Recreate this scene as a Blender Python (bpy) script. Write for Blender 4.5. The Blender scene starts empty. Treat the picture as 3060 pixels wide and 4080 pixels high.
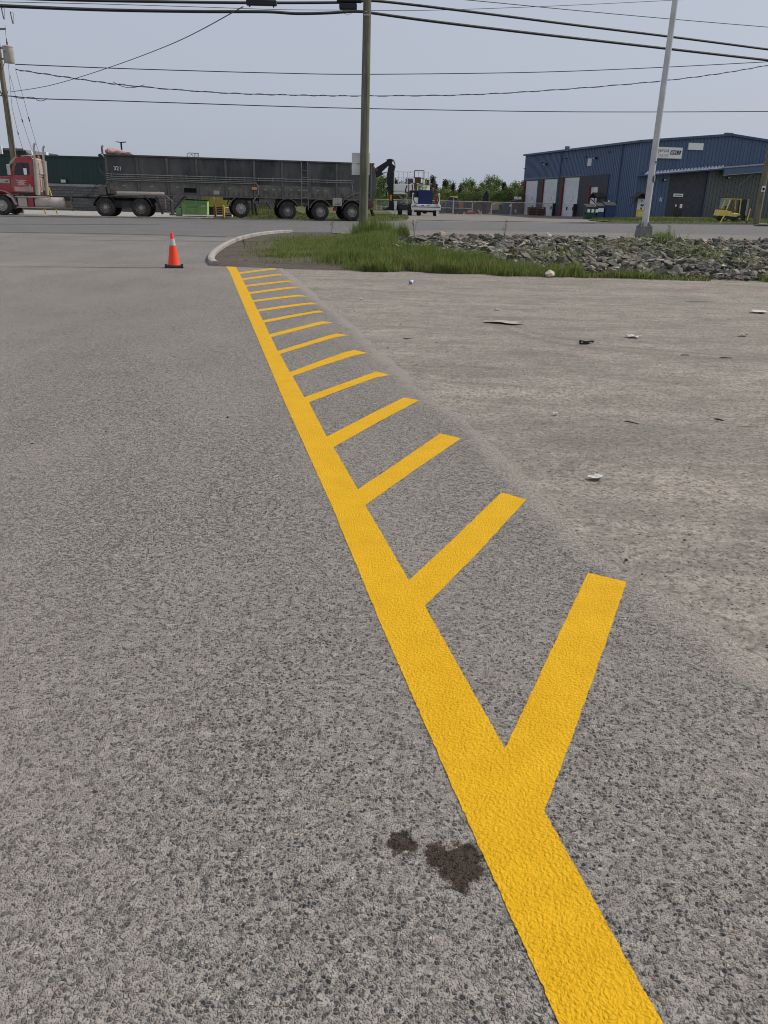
import bpy, bmesh, math, random
from mathutils import Vector, Matrix, noise
from mathutils.geometry import delaunay_2d_cdt
random.seed(7)
R = math.radians
SC = bpy.context.scene
COL = SC.collection
# ------------------------------------------------------------------ camera
FPX, SL, HY, CH = 3150., .024, 785., 1.5
_n = math.hypot(1, SL); _c, _k = 1/_n, SL/_n
TH = math.atan((2040-HY)*_c/FPX); CT, ST = math.cos(TH), math.sin(TH)
FW = Vector((0, CT, -ST)); DN = Vector((0, -ST, -CT)); RX = Vector((1, 0, 0))
EX = _c*RX-_k*DN; EY = _k*RX+_c*DN
cam = bpy.data.cameras.new('camera'); camo = bpy.data.objects.new('camera', cam); COL.objects.link(camo)
cam.sensor_fit = 'VERTICAL'; cam.sensor_height = 36; cam.sensor_width = 27; cam.lens = 36*FPX/4080
cam.clip_start = .05; cam.clip_end = 3000
M = Matrix.Identity(4)
for i in range(3):
    M[i][0] = EX[i]; M[i][1] = -EY[i]; M[i][2] = -FW[i]
M[2][3] = CH
camo.matrix_world = M
SC.camera = camo
# ------------------------------------------------------------------ light
SUN_EL, SUN_AZ = 46, 72            # azimuth clockwise from +Y (the view direction)
sv = Vector((math.cos(R(SUN_EL))*math.sin(R(SUN_AZ)), math.cos(R(SUN_EL))*math.cos(R(SUN_AZ)), math.sin(R(SUN_EL))))
sun = bpy.data.lights.new('sun', 'SUN'); suno = bpy.data.objects.new('sun', sun); COL.objects.link(suno)
sun.energy = 2.9; sun.angle = R(4); sun.color = (1, .91, .78)
suno.rotation_euler = (-sv).to_track_quat('-Z', 'Y').to_euler(); suno.location = (60, 20, 60)
w = bpy.data.worlds.new('World'); SC.world = w; w.use_nodes = True
wn = w.node_tree.nodes; wl = w.node_tree.links; wn.clear()
sky = wn.new('ShaderNodeTexSky'); sky.sky_type = 'NISHITA'; sky.sun_disc = False
sky.sun_elevation = R(SUN_EL); sky.sun_rotation = R(SUN_AZ); sky.dust_density = 4; sky.air_density = 1.0; sky.ozone_density = 2
hs = wn.new('ShaderNodeHueSaturation'); hs.inputs['Saturation'].default_value = .6
mxs = wn.new('ShaderNodeMix'); mxs.data_type = 'RGBA'; mxs.inputs[0].default_value = .72
mxs.inputs[7].default_value = (5.9, 6.45, 7.7, 1)      # thin high haze veiling the blue
bg = wn.new('ShaderNodeBackground'); bg.inputs['Strength'].default_value = .09
wo = wn.new('ShaderNodeOutputWorld')
wl.new(sky.outputs[0], hs.inputs['Color']); wl.new(hs.outputs[0], mxs.inputs[6]); wl.new(mxs.outputs[2], bg.inputs[0]); wl.new(bg.outputs[0], wo.inputs[0])
SC.view_settings.view_transform = 'Standard'; SC.view_settings.look = 'None'
SC.render.filter_size = 1.05
SC.view_settings.exposure = 0.0; SC.view_settings.gamma = 1
try:
    SC.cycles.filter_width = 1.05; SC.cycles.max_bounces = 6; SC.cycles.transparent_max_bounces = 16
except Exception: pass

# ------------------------------------------------------------------ survey helpers (photo measurements -> metres)
def ray(px, py): return FW + EX*((px-1530)/FPX) + EY*((py-2040)/FPX)
def ss(a, b, x):
    t = min(1, max(0, (x-a)/(b-a))); return t*t*(3-2*t)
def hz(x, y):                       # terrain height: rock bank up to the road, yard dipping beyond it
    if y < 18: p = 0
    elif y < 24.5: p = .38*ss(17.6, 24.8, y)
    elif y < 32: p = .38
    else: p = .38*max(0, (58-y)/26)
    return p*ss(-3.5, 3, x) - .6*ss(72, 112, y)*(1-ss(22, 32, x))
def G(px, py):
    z = 0; r = ray(px, py)
    for i in range(60):
        t = (z-CH)/r.z; z = .6*z+.4*hz(r.x*t, r.y*t)
    return (r.x*t, r.y*t)
def A(px, py, Y):
    r = ray(px, py); t = Y/r.y; return Vector((r.x*t, Y, CH+r.z*t))
def he(x, y): return hz(x, y) + .1*ss(17.7, 19.3, y)*(1-ss(24, 30, y))*ss(-4.6, -3.2, x+.09*(y-18))

# ------------------------------------------------------------------ object helpers
class MB:
    def __init__(s): s.v = []; s.f = []
    def add(s, v, f, m=None):
        o = len(s.v); s.v += [tuple(m @ Vector(p)) if m else tuple(p) for p in v]; s.f += [tuple(o+i for i in q) for q in f]; return s
    def box(s, c, d, m=None):
        x, y, z = c; a, b, e = d[0]/2, d[1]/2, d[2]/2
        v = [(x+i*a, y+j*b, z+k*e) for i in (-1, 1) for j in (-1, 1) for k in (-1, 1)]
        return s.add(v, [(0, 1, 3, 2), (4, 6, 7, 5), (0, 4, 5, 1), (2, 3, 7, 6), (0, 2, 6, 4), (1, 5, 7, 3)], m)
    def bx(s, x0, x1, y0, y1, z0, z1, m=None): return s.box(((x0+x1)/2, (y0+y1)/2, (z0+z1)/2), (abs(x1-x0), abs(y1-y0), abs(z1-z0)), m)
    def tube(s, pts, r, n=8, caps=True):
        pts = [Vector(p) for p in pts]; rs = r if isinstance(r, (list, tuple)) else [r]*len(pts); rings = []
        up = Vector((0, 0, 1)); prev = None
        for i, p in enumerate(pts):
            t = (pts[min(i+1, len(pts)-1)]-pts[max(i-1, 0)]).normalized()
            if prev is None:
                a = t.cross(up) if abs(t.z) < .9 else t.cross(Vector((1, 0, 0)))
            else: a = prev - t*prev.dot(t)
            a.normalize(); prev = a; b = t.cross(a)
            rings.append([p+(a*math.cos(2*math.pi*k/n)+b*math.sin(2*math.pi*k/n))*rs[i] for k in range(n)])
        v = [q for g in rings for q in g]
        f = [(i*n+k, i*n+(k+1) % n, (i+1)*n+(k+1) % n, (i+1)*n+k) for i in range(len(pts)-1) for k in range(n)]
        if caps: f += [tuple(range(n-1, -1, -1)), tuple(range((len(pts)-1)*n, len(pts)*n))]
        return s.add(v, f)
    def bar(s, p, q, w, h=None):       # square bar
        h = h or w; p, q = Vector(p), Vector(q); t = (q-p).normalized()
        a = t.cross(Vector((0, 0, 1))) if abs(t.z) < .95 else Vector((0, 1, 0)); a.normalize(); b = t.cross(a)
        v = [e+a*(i*w/2)+b*(j*h/2) for e in (p, q) for i, j in ((-1, -1), (1, -1), (1, 1), (-1, 1))]
        return s.add(v, [(0, 1, 2, 3), (7, 6, 5, 4), (0, 4, 5, 1), (1, 5, 6, 2), (2, 6, 7, 3), (3, 7, 4, 0)])
    def lathe(s, prof, n=24, m=None, a0=0, a1=2*math.pi, caps=True):
        full = abs(a1-a0-2*math.pi) < 1e-4; k = n if full else n+1
        v = [(r*math.cos(a0+(a1-a0)*i/n), r*math.sin(a0+(a1-a0)*i/n), z) for r, z in prof for i in range(k)]
        f = []
        for j in range(len(prof)-1):
            for i in range(n):
                f.append((j*k+i, j*k+(i+1) % k, (j+1)*k+(i+1) % k, (j+1)*k+i))
        if full and caps:
            if prof[0][0] > 1e-4: f.append(tuple(range(k-1, -1, -1)))
            if prof[-1][0] > 1e-4: f.append(tuple(range((len(prof)-1)*k, len(prof)*k)))
        return s.add(v, f, m)
    def prism(s, poly, y0, y1, m=None):   # polygon in (x,z), extruded along y
        n = len(poly); v = [(x, y0, z) for x, z in poly]+[(x, y1, z) for x, z in poly]
        return s.add(v, [tuple(range(n)), tuple(range(2*n-1, n-1, -1))]+[(i, i+n, (i+1) % n+n, (i+1) % n) for i in range(n)], m)
    def plate(s, outer, holes, y0, y1, m=None):   # wall panel in (x,z) with openings
        pts = []; edges = []
        for L in [outer]+holes:
            o = len(pts); pts += [Vector(p) for p in L]; edges += [(o+i, o+(i+1) % len(L)) for i in range(len(L))]
        vs, es, fs, *_ = delaunay_2d_cdt(pts, edges, [], 0, 1e-5)
        def inp(q, L):
            c = False
            for i in range(len(L)):
                a, b = L[i], L[i-1]
                if (a[1] > q[1]) != (b[1] > q[1]) and q[0] < (b[0]-a[0])*(q[1]-a[1])/(b[1]-a[1])+a[0]: c = not c
            return c
        keep = []
        for f in fs:
            q = sum((vs[i] for i in f), Vector((0, 0)))/len(f)
            if inp(q, outer) and not any(inp(q, h) for h in holes): keep.append(tuple(f))
        n = len(vs); v = [(p[0], y0, p[1]) for p in vs]+[(p[0], y1, p[1]) for p in vs]
        f = keep+[tuple(i+n for i in reversed(q)) for q in keep]
        cnt = {}
        for q in keep:
            for i in range(len(q)): e = (q[i], q[(i+1) % len(q)]); cnt[frozenset(e)] = cnt.get(frozenset(e), [])+[e]
        f += [(b, a, a+n, b+n) for es_ in cnt.values() if len(es_) == 1 for a, b in es_]
        return s.add(v, f, m)
    def build(s, name, mat, parent=None, loc=None, rz=0, smooth=False, bevel=0, me=None):
        if me is None:
            me = bpy.data.meshes.new(name); me.from_pydata(s.v, [], s.f); me.update()
            bm = bmesh.new(); bm.from_mesh(me); bmesh.ops.recalc_face_normals(bm, faces=bm.faces); bm.to_mesh(me); bm.free()
            me.materials.append(mat)
            if smooth:
                me.polygons.foreach_set('use_smooth', [True]*len(me.polygons)); me.set_sharp_from_angle(angle=R(38))
        o = bpy.data.objects.new(name, me); COL.objects.link(o)
        if loc is not None: o.location = loc
        o.rotation_euler = (0, 0, rz)
        if parent: o.parent = parent
        if bevel:
            b = o.modifiers.new('bevel', 'BEVEL'); b.width = bevel; b.segments = 2; b.limit_method = 'ANGLE'
        return o
def tag(o, label=None, cat=None, group=None, kind=None):
    if label: o['label'] = label
    if cat: o['category'] = cat
    if group: o['group'] = group
    if kind: o['kind'] = kind
    return o
def thing(name, label, cat, loc=(0, 0, 0), rz=0, group=None):
    o = bpy.data.objects.new(name, None); COL.objects.link(o); o.location = loc; o.rotation_euler = (0, 0, rz); o.empty_display_size = .2
    return tag(o, label, cat, group)
def copy_tree(o, parent=None):
    c = o.copy(); COL.objects.link(c)
    if parent: c.parent = parent
    for ch in list(o.children): copy_tree(ch, c)
    return c
_cols = {}
# ------------------------------------------------------------------ materials
class NT:
    def __init__(s, name):
        s.m = bpy.data.materials.new(name); s.m.use_nodes = True; s.t = s.m.node_tree; s.n = s.t.nodes; s.n.clear()
        s.out = s.n.new('ShaderNodeOutputMaterial'); s.b = s.n.new('ShaderNodeBsdfPrincipled'); s.t.links.new(s.b.outputs[0], s.out.inputs[0])
    def N(s, ty, **kw):
        x = s.n.new(ty)
        for k, v in kw.items(): setattr(x, k, v)
        return x
    def L(s, a, b): s.t.links.new(a, b)
    def co(s, kind='Object', scale=(1, 1, 1), rot=(0, 0, 0), loc=(0, 0, 0)):
        if kind == 'World': o = s.N('ShaderNodeNewGeometry').outputs['Position']
        else: o = s.N('ShaderNodeTexCoord').outputs[kind]
        mp = s.N('ShaderNodeMapping'); mp.inputs['Scale'].default_value = scale; mp.inputs['Rotation'].default_value = rot; mp.inputs['Location'].default_value = loc
        s.L(o, mp.inputs[0]); return mp.outputs[0]
    def noise(s, co, scale, detail=4, rough=.55, dist=0):
        x = s.N('ShaderNodeTexNoise'); x.inputs['Scale'].default_value = scale; x.inputs['Detail'].default_value = detail
        x.inputs['Roughness'].default_value = rough; x.inputs['Distortion'].default_value = dist; s.L(co, x.inputs['Vector']); return x.outputs['Fac']
    def vor(s, co, scale, feature='F1', rnd=1):
        x = s.N('ShaderNodeTexVoronoi', feature=feature); x.inputs['Scale'].default_value = scale; x.inputs['Randomness'].default_value = rnd; s.L(co, x.inputs['Vector']); return x
    def ramp(s, f, stops, interp='LINEAR'):
        x = s.N('ShaderNodeValToRGB'); cr = x.color_ramp; cr.interpolation = interp
        while len(cr.elements) < len(stops): cr.elements.new(1)
        for e, (p, c) in zip(cr.elements, stops):
            e.position = p; e.color = (c, c, c, 1) if not isinstance(c, tuple) else (c+(1,) if len(c) == 3 else c)
        s.L(f, x.inputs[0]); return x.outputs[0]
    def mix(s, f, a, b, mode='MIX'):
        x = s.N('ShaderNodeMix', data_type='RGBA', blend_type=mode)
        for v, i in ((f, 0), (a, 6), (b, 7)):
            if isinstance(v, (int, float)): x.inputs[i].default_value = v
            elif isinstance(v, tuple): x.inputs[i].default_value = v+(1,) if len(v) == 3 else v
            else: s.L(v, x.inputs[i])
        return x.outputs[2]
    def math(s, op, a, b=0, c=None):
        x = s.N('ShaderNodeMath', operation=op)
        for i, v in enumerate((a, b, c)):
            if v is None: continue
            if isinstance(v, (int, float)): x.inputs[i].default_value = v
            else: s.L(v, x.inputs[i])
        return x.outputs[0]
    def bump(s, h, strength=.5, dist=.01, prev=None):
        x = s.N('ShaderNodeBump'); x.inputs['Strength'].default_value = strength; x.inputs['Distance'].default_value = dist
        s.L(h, x.inputs['Height'])
        if prev: s.L(prev, x.inputs['Normal'])
        return x.outputs[0]
    def fin(s, col=None, rough=.7, nrm=None, metal=0, spec=.5):
        if col is not None:
            if isinstance(col, tuple): s.b.inputs['Base Color'].default_value = col+(1,)
            else: s.L(col, s.b.inputs['Base Color'])
        if isinstance(rough, (int, float)): s.b.inputs['Roughness'].default_value = rough
        else: s.L(rough, s.b.inputs['Roughness'])
        if nrm: s.L(nrm, s.b.inputs['Normal'])
        s.b.inputs['Metallic'].default_value = metal; s.b.inputs['Specular IOR Level'].default_value = spec
        return s.m
def paint(name, col, rough=.5, metal=0, var=.18, scale=3, dirt=None, dirt_amt=.4, spec=.4, dscale=1.6, streak=1):
    t = NT(name); co = t.co('Object'); n1 = t.noise(co, scale, 6, .6)
    lo = tuple(c*(1-var) for c in col); hi = tuple(min(1, c*(1+var)) for c in col)
    c = t.ramp(n1, [(.3, lo), (.7, hi)])
    if dirt:
        n2 = t.noise(t.co('Object', scale=(1, 1, 1/streak)), dscale, 7, .65, .4)
        c = t.mix(t.math('MULTIPLY', t.ramp(n2, [(.38, 0.), (.66, 1.)]), dirt_amt), c, dirt)
    rr = t.ramp(n1, [(.3, min(1, rough+.1)), (.7, max(.05, rough-.08))])
    return t.fin(c, rr, t.bump(t.noise(co, scale*14, 3), .05, .01), metal, spec)
DUST = (.30, .26, .22)

def mat_asphalt(name, base, stone=80, dusty=True, stains=(), fine=1.):
    t = NT(name); P = t.co('World')
    wob = t.N('ShaderNodeMix', data_type='VECTOR'); wob.inputs[0].default_value = .0045
    nz = t.N('ShaderNodeTexNoise'); nz.inputs['Scale'].default_value = 55; t.L(P, nz.inputs['Vector'])
    ad = t.N('ShaderNodeVectorMath', operation='MULTIPLY_ADD'); t.L(nz.outputs['Color'], ad.inputs[0]); ad.inputs[1].default_value = (.008, .008, 0); t.L(P, ad.inputs[2])
    Q = ad.outputs[0]
    va = t.vor(Q, stone); ve = t.vor(Q, stone, 'DISTANCE_TO_EDGE'); vb = t.vor(Q, stone*2.1); vc = t.vor(Q, stone*.55)
    sa = t.N('ShaderNodeSeparateColor'); t.L(va.outputs['Color'], sa.inputs[0])
    sb = t.N('ShaderNodeSeparateColor'); t.L(vb.outputs['Color'], sb.inputs[0])
    sc_ = t.N('ShaderNodeSeparateColor'); t.L(vc.outputs['Color'], sc_.inputs[0])
    g = lambda k: (base[0]*k, base[1]*k, base[2]*k)
    # dusty gritty binder with dark and pale chips showing through, fewer where dust has settled
    wear = t.noise(t.co('World', scale=(1, .5, 1)), .8, 5, .6, .3)
    ca = t.ramp(sa.outputs[0], [(0, (.018, .022, .028)), (.28, (.05, .058, .070)), (.48, g(.34)), (.66, g(.62)), (.80, (base[0]*1.05, base[1]*.92, base[2]*.86)), (.92, g(1.3)), (1, (.52, .50, .47))])
    cb = t.ramp(sb.outputs[0], [(0, (.04, .045, .052)), (.16, g(.5)), (.3, g(.92)), (.8, g(1.06)), (1, g(1.45))])
    mort = t.mix(t.ramp(t.noise(P, 260, 3), [(.35, 0.), (.65, 1.)]), g(.82), g(1.2))
    c = t.mix(t.ramp(vb.outputs['Distance'], [(.36, .75), (.5, 0.)]), mort, cb)
    ex_ = t.math('GREATER_THAN', sa.outputs[1], t.math('ADD', t.ramp(wear, [(.34, .36), (.66, .78)]), 0))
    rim = t.math('MULTIPLY', t.ramp(ve.outputs['Distance'], [(.02, 0.), (.07, 1.), (.16, 1.), (.2, 0.)]), ex_)
    c = t.mix(t.math('MULTIPLY', rim, t.ramp(t.noise(P, 150, 2), [(.42, .15), (.6, .7)])), c, (.03, .03, .031))  # narrow crevice shadow painted dark round each exposed chip
    c = t.mix(t.math('MULTIPLY', t.ramp(ve.outputs['Distance'], [(.13, 0.), (.19, 1.)]), ex_), c, ca)
    sp = t.math('MULTIPLY', t.ramp(vc.outputs['Distance'], [(.24, 1.), (.34, 0.)]), t.ramp(sc_.outputs[0], [(.88, 0.), (.91, 1.)]))
    c = t.mix(sp, c, t.ramp(sc_.outputs[1], [(0, (.02, .023, .03)), (.6, (.07, .076, .086)), (.8, (.24, .16, .12)), (1, (.46, .44, .4))]))
    # wear and dust, metre scale
    n1 = t.noise(t.co('World', scale=(1, .35, 1)), .55, 6, .6, .3); n2 = t.noise(P, 3.2, 5, .6)
    n3 = t.noise(P, 26, 4, .7)
    c = t.mix(t.ramp(n3, [(.36, .42), (.6, 0.)]), c, g(.36))
    c = t.mix(t.ramp(n3, [(.55, 0.), (.75, .3)]), c, g(1.7))
    n7 = t.noise(P, 62, 2, .6); n8 = t.noise(P, 34, 2, .6)
    c = t.mix(t.ramp(n7, [(.33, .42), (.42, 0.)]), c, g(.2)); c = t.mix(t.ramp(n8, [(.33, .3), (.44, 0.)]), c, g(.26))
    if dusty:
        c = t.mix(t.math('MULTIPLY', t.ramp(n1, [(.42, 0.), (.66, .5)]), t.ramp(n2, [(.3, .5), (.7, 1.)])), c, (.33, .298, .262))
        # dust drifting in from the gravel edge
        sx = t.N('ShaderNodeSeparateXYZ'); t.L(P, sx.inputs[0])
        fc = t.N('ShaderNodeFloatCurve'); cu = fc.mapping.curves[0]
        ed = [(1.0, 1.8), (2.17, 1.30), (2.76, 1.12), (3.53, .84), (5.19, .57), (7.29, .04), (9.4, -.4), (12.7, -1.2), (18.1, -2.45)]
        pts = [(y/20, (x+4)/8) for y, x in ed]
        cu.points[0].location = (0, pts[0][1]); cu.points[1].location = (1, pts[-1][1]-.03)
        for q in pts: cu.points.new(*q)
        for q in cu.points: q.handle_type = 'AUTO'
        fc.mapping.update()
        t.L(t.math('DIVIDE', sx.outputs[1], 20), fc.inputs['Value'])
        exx = t.math('MULTIPLY_ADD', fc.outputs[0], 8, -4)
        d = t.math('SUBTRACT', sx.outputs[0], exx)
        d = t.math('ADD', d, t.math('MULTIPLY_ADD', t.noise(P, 2.6, 10, .82), .6, -.24))
        c = t.mix(t.ramp(d, [(-.06, 0.), (.12, .95)]), c, t.ramp(n7, [(.3, (.19, .172, .152)), (.45, (.35, .318, .28)), (.7, (.43, .392, .346))]))
    q = None
    for (sx0, sy0, r0, colr) in stains:          # oil soaked into the surface
        vd = t.N('ShaderNodeVectorMath', operation='DISTANCE'); t.L(t.co('World', scale=(1, .78, 0)), vd.inputs[0]); vd.inputs[1].default_value = (sx0, sy0*.78, 0)
        k = t.math('DIVIDE', vd.outputs['Value'], r0); q = k if q is None else t.math('MINIMUM', q, k)
    if q is not None:
        q = t.math('ADD', q, t.math('ADD', t.math('MULTIPLY_ADD', t.noise(P, 26, 4, .6), 1.3, -.65), t.math('MULTIPLY_ADD', t.noise(P, 120, 3, .6), .7, -.35)))
        c = t.mix(t.ramp(q, [(.75, .95), (1., 0.)]), c, t.mix(1., c, (.20, .155, .12), 'MULTIPLY'))
        c = t.mix(t.ramp(q, [(.6, .25), (1., 0.)]), c, (.03, .022, .016))
    h = t.math('ADD', t.math('MULTIPLY', t.ramp(ve.outputs['Distance'], [(.04, 0.), (.2, 1.)]), t.math('MULTIPLY', ex_, t.ramp(sa.outputs[2], [(0, .35), (1, 1.)]))), t.math('MULTIPLY', t.ramp(vb.outputs['Distance'], [(.1, 1.), (.6, 0.)]), .6))
    return t.fin(c, .93, t.bump(n2, .15, .02, t.bump(h, 1.0*fine, .006)), 0, .25)

def mat_gravel(name, base, pebbles=True):
    t = NT(name); P = t.co('World')
    n1 = t.noise(t.co('World', scale=(.55, 1.5, 1), rot=(0, 0, .12)), .7, 8, .66, .6)
    n2 = t.noise(t.co('World', scale=(.6, 1.5, 1), rot=(0, 0, -.2)), 1.3, 9, .72, .9)
    n3 = t.noise(P, 9, 6, .72); n4 = t.noise(P, 70, 4, .7)
    g = lambda k, w=1.: (base[0]*k*w, base[1]*k, base[2]*k/w)
    c = t.ramp(n1, [(.32, g(.72, .97)), (.5, g(1.0)), (.68, g(1.22, 1.02))])
    c = t.mix(t.ramp(n2, [(.38, .55), (.52, 0.)]), c, g(.58, .99))
    n6 = t.noise(t.co('World', scale=(.8, 1.7, 1), rot=(0, 0, .15)), 2.2, 10, .8, .6); n7 = t.noise(P, 30, 3, .65)
    c = t.mix(t.ramp(n6, [(.38, .68), (.5, 0.)]), c, g(.48, .99)); c = t.mix(t.ramp(n6, [(.54, 0.), (.72, .5)]), c, g(1.3, 1.02))
    c = t.mix(t.ramp(n7, [(.36, .85), (.47, 0.)]), c, g(.3)); c = t.mix(t.ramp(n7, [(.58, 0.), (.74, .35)]), c, g(1.4))
    c = t.mix(t.ramp(n3, [(.36, .6), (.54, 0.)]), c, g(.55, .98))
    c = t.mix(t.ramp(n4, [(.4, .65), (.56, 0.)]), c, g(.38))
    c = t.mix(t.ramp(n4, [(.6, 0.), (.8, .3)]), c, g(1.45))
    wv = t.N('ShaderNodeTexNoise'); wv.inputs['Scale'].default_value = 45; t.L(P, wv.inputs['Vector'])
    wd_ = t.N('ShaderNodeVectorMath', operation='MULTIPLY_ADD'); t.L(wv.outputs['Color'], wd_.inputs[0]); wd_.inputs[1].default_value = (.03, .03, 0); t.L(P, wd_.inputs[2])
    va = t.vor(wd_.outputs[0], 52); s = t.N('ShaderNodeSeparateColor'); t.L(va.outputs['Color'], s.inputs[0])
    dens = t.ramp(t.noise(t.co('World', scale=(.6, 1.6, 1)), 1.1, 5, .6), [(.42, 0.), (.62, 1.)])
    thr = t.math('GREATER_THAN', t.math('ADD', s.outputs[0], t.math('MULTIPLY', dens, .34)), .91)
    pb = t.math('MULTIPLY', thr, t.ramp(va.outputs['Distance'], [(.2, 1.), (.36, 0.)]))
    c = t.mix(pb, c, t.ramp(s.outputs[1], [(0, (.02, .02, .022)), (.6, (.07, .068, .066)), (.85, (.16, .15, .14)), (1, (.42, .4, .37))]))
    # tyre ruts swinging across
    sx = t.N('ShaderNodeSeparateXYZ'); t.L(P, sx.inputs[0])
    for k, (a, b, cc, wd) in enumerate(((9.0, -.12, .011, .16), (9.9, -.10, .008, .13), (13.6, .05, -.012, .2))):
        yy = t.math('ADD', t.math('MULTIPLY_ADD', sx.outputs[0], b, a), t.math('MULTIPLY', t.math('MULTIPLY', sx.outputs[0], sx.outputs[0]), cc))
        d = t.math('ABSOLUTE', t.math('SUBTRACT', sx.outputs[1], t.math('ADD', yy, t.math('MULTIPLY', n3, .14))))
        c = t.mix(t.math('MULTIPLY', t.ramp(t.math('DIVIDE', d, wd), [(.3, .5), (1., 0.)]), t.ramp(n1, [(.4, .15), (.6, 1.)])), c, g(.58, .97))
    ax = t.math('SUBTRACT', sx.outputs[0], .9); ay = t.math('SUBTRACT', sx.outputs[1], 7.95)      # one rut swinging in from the stripes
    gr = t.math('SQRT', t.math('ADD', t.math('MULTIPLY', ax, ax), t.math('MULTIPLY', ay, ay)))
    for q, wd in ((1.2, .13), (1.75, .09)):
        d = t.math('DIVIDE', t.math('ABSOLUTE', t.math('SUBTRACT', t.math('MULTIPLY', ax, ay), q)), gr)
        d = t.math('ADD', d, t.math('MULTIPLY_ADD', n3, .12, -.06))
        k = t.math('MULTIPLY', t.ramp(t.math('DIVIDE', d, wd), [(.25, .75), (1., 0.)]), t.math('MULTIPLY', t.math('GREATER_THAN', ax, 0), t.ramp(t.math('DIVIDE', sx.outputs[1], 20), [(.5, 1.), (.62, 0.)])))
        c = t.mix(t.math('MULTIPLY', k, t.ramp(n7, [(.35, 1.), (.65, .35)])), c, g(.45, .98))
    h = t.math('ADD', t.math('MULTIPLY', n3, .6), t.math('ADD', n4, pb))
    return t.fin(c, .96, t.bump(n1, .4, .1, t.bump(h, .6, .012)), 0, .15)

def mat_yellow():
    t = NT('yellow_paint'); P = t.co('World')
    nz = t.N('ShaderNodeTexNoise'); nz.inputs['Scale'].default_value = 40; t.L(P, nz.inputs['Vector'])
    ad = t.N('ShaderNodeVectorMath', operation='MULTIPLY_ADD'); t.L(nz.outputs['Color'], ad.inputs[0]); ad.inputs[1].default_value = (.016, .016, 0); t.L(P, ad.inputs[2])
    v = t.vor(ad.outputs[0], 92); v2 = t.vor(ad.outputs[0], 185)
    n = t.noise(P, 7, 5, .6); n5 = t.noise(P, 130, 3, .6)
    c = t.ramp(n, [(.3, (.65, .360, .007)), (.7, (.73, .418, .012))])
    s = t.N('ShaderNodeSeparateColor'); t.L(v.outputs['Color'], s.inputs[0])
    hole = t.math('MULTIPLY', t.math('GREATER_THAN', s.outputs[0], .965), t.ramp(v.outputs['Distance'], [(.1, .8), (.3, 0.)]))
    hole = t.math('MULTIPLY', hole, t.ramp(t.noise(P, 4, 4), [(.5, .0), (.62, 1.)]))
    c = t.mix(hole, c, (.10, .06, .02))
    c = t.mix(t.ramp(n5, [(.6, 0.), (.8, .16)]), c, (.42, .25, .03))
    h = t.math('ADD', t.ramp(v.outputs['Distance'], [(.05, 1.), (.62, 0.)]), t.math('MULTIPLY', t.ramp(v2.outputs['Distance'], [(.1, 1.), (.7, 0.)]), .5))
    return t.fin(c, .62, t.bump(t.noise(P, 24, 3), .25, .01, t.bump(h, .62, .0055)), 0, .12)

def mat_ribbed(name, col, axis, period, rough=.45, dirt=None, depth=.03, var=.12):
    t = NT(name); co = t.co('Object'); s = t.N('ShaderNodeSeparateXYZ'); t.L(co, s.inputs[0])
    f = t.math('FRACT', t.math('DIVIDE', s.outputs[axis], period))
    prof = t.ramp(f, [(0, 0.), (.08, 1.), (.34, 1.), (.44, 0.), (.72, 0.), (.78, .25), (.84, 0.), (1, 0.)])
    n = t.noise(t.co('Object', scale=(1, 1, .15)), 1.2, 6, .6)
    c = t.ramp(n, [(.3, tuple(x*(1-var) for x in col)), (.7, tuple(x*(1+var) for x in col))])
    if dirt: c = t.mix(t.ramp(t.noise(co, .8, 6, .6), [(.45, 0.), (.75, .4)]), c, dirt)
    return t.fin(c, rough, t.bump(prof, 1, depth), 0, .4)

def mat_block():
    t = NT('concrete_block'); co = t.co('Object', rot=(R(90), 0, 0))
    b = t.N('ShaderNodeTexBrick'); b.inputs['Scale'].default_value = 1; b.inputs['Brick Width'].default_value = .4; b.inputs['Row Height'].default_value = .2
    b.inputs['Mortar Size'].default_value = .012; b.inputs['Color1'].default_value = (.20, .195, .19, 1); b.inputs['Color2'].default_value = (.15, .148, .145, 1); b.inputs['Mortar'].default_value = (.075, .075, .075, 1)
    t.L(co, b.inputs['Vector']); n = t.noise(t.co('Object'), 18, 5, .7)
    c = t.mix(t.ramp(n, [(.35, .4), (.6, 0.)]), b.outputs['Color'], (.08, .078, .075))
    return t.fin(c, .95, t.bump(t.math('ADD', t.math('MULTIPLY', b.outputs['Fac'], -1), n), .8, .02), 0, .2)

def mat_wood(name='pole_wood', a=(.15, .155, .112), b=(.27, .26, .20), dark=(.065, .072, .058)):
    t = NT(name); co = t.co('Object', scale=(9, 9, .35)); n = t.noise(co, 2.5, 8, .65, .3); n2 = t.noise(t.co('Object', scale=(1.5, 1.5, .5)), 1.4, 5, .6)
    c = t.ramp(n, [(.25, dark), (.45, a), (.7, b)])
    c = t.mix(t.ramp(n2, [(.5, 0.), (.66, .6)]), c, (.13, .095, .06)); c = t.mix(t.ramp(n2, [(.34, .5), (.46, 0.)]), c, (.06, .085, .045))
    return t.fin(c, .9, t.bump(n, .7, .02), 0, .2)

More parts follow.
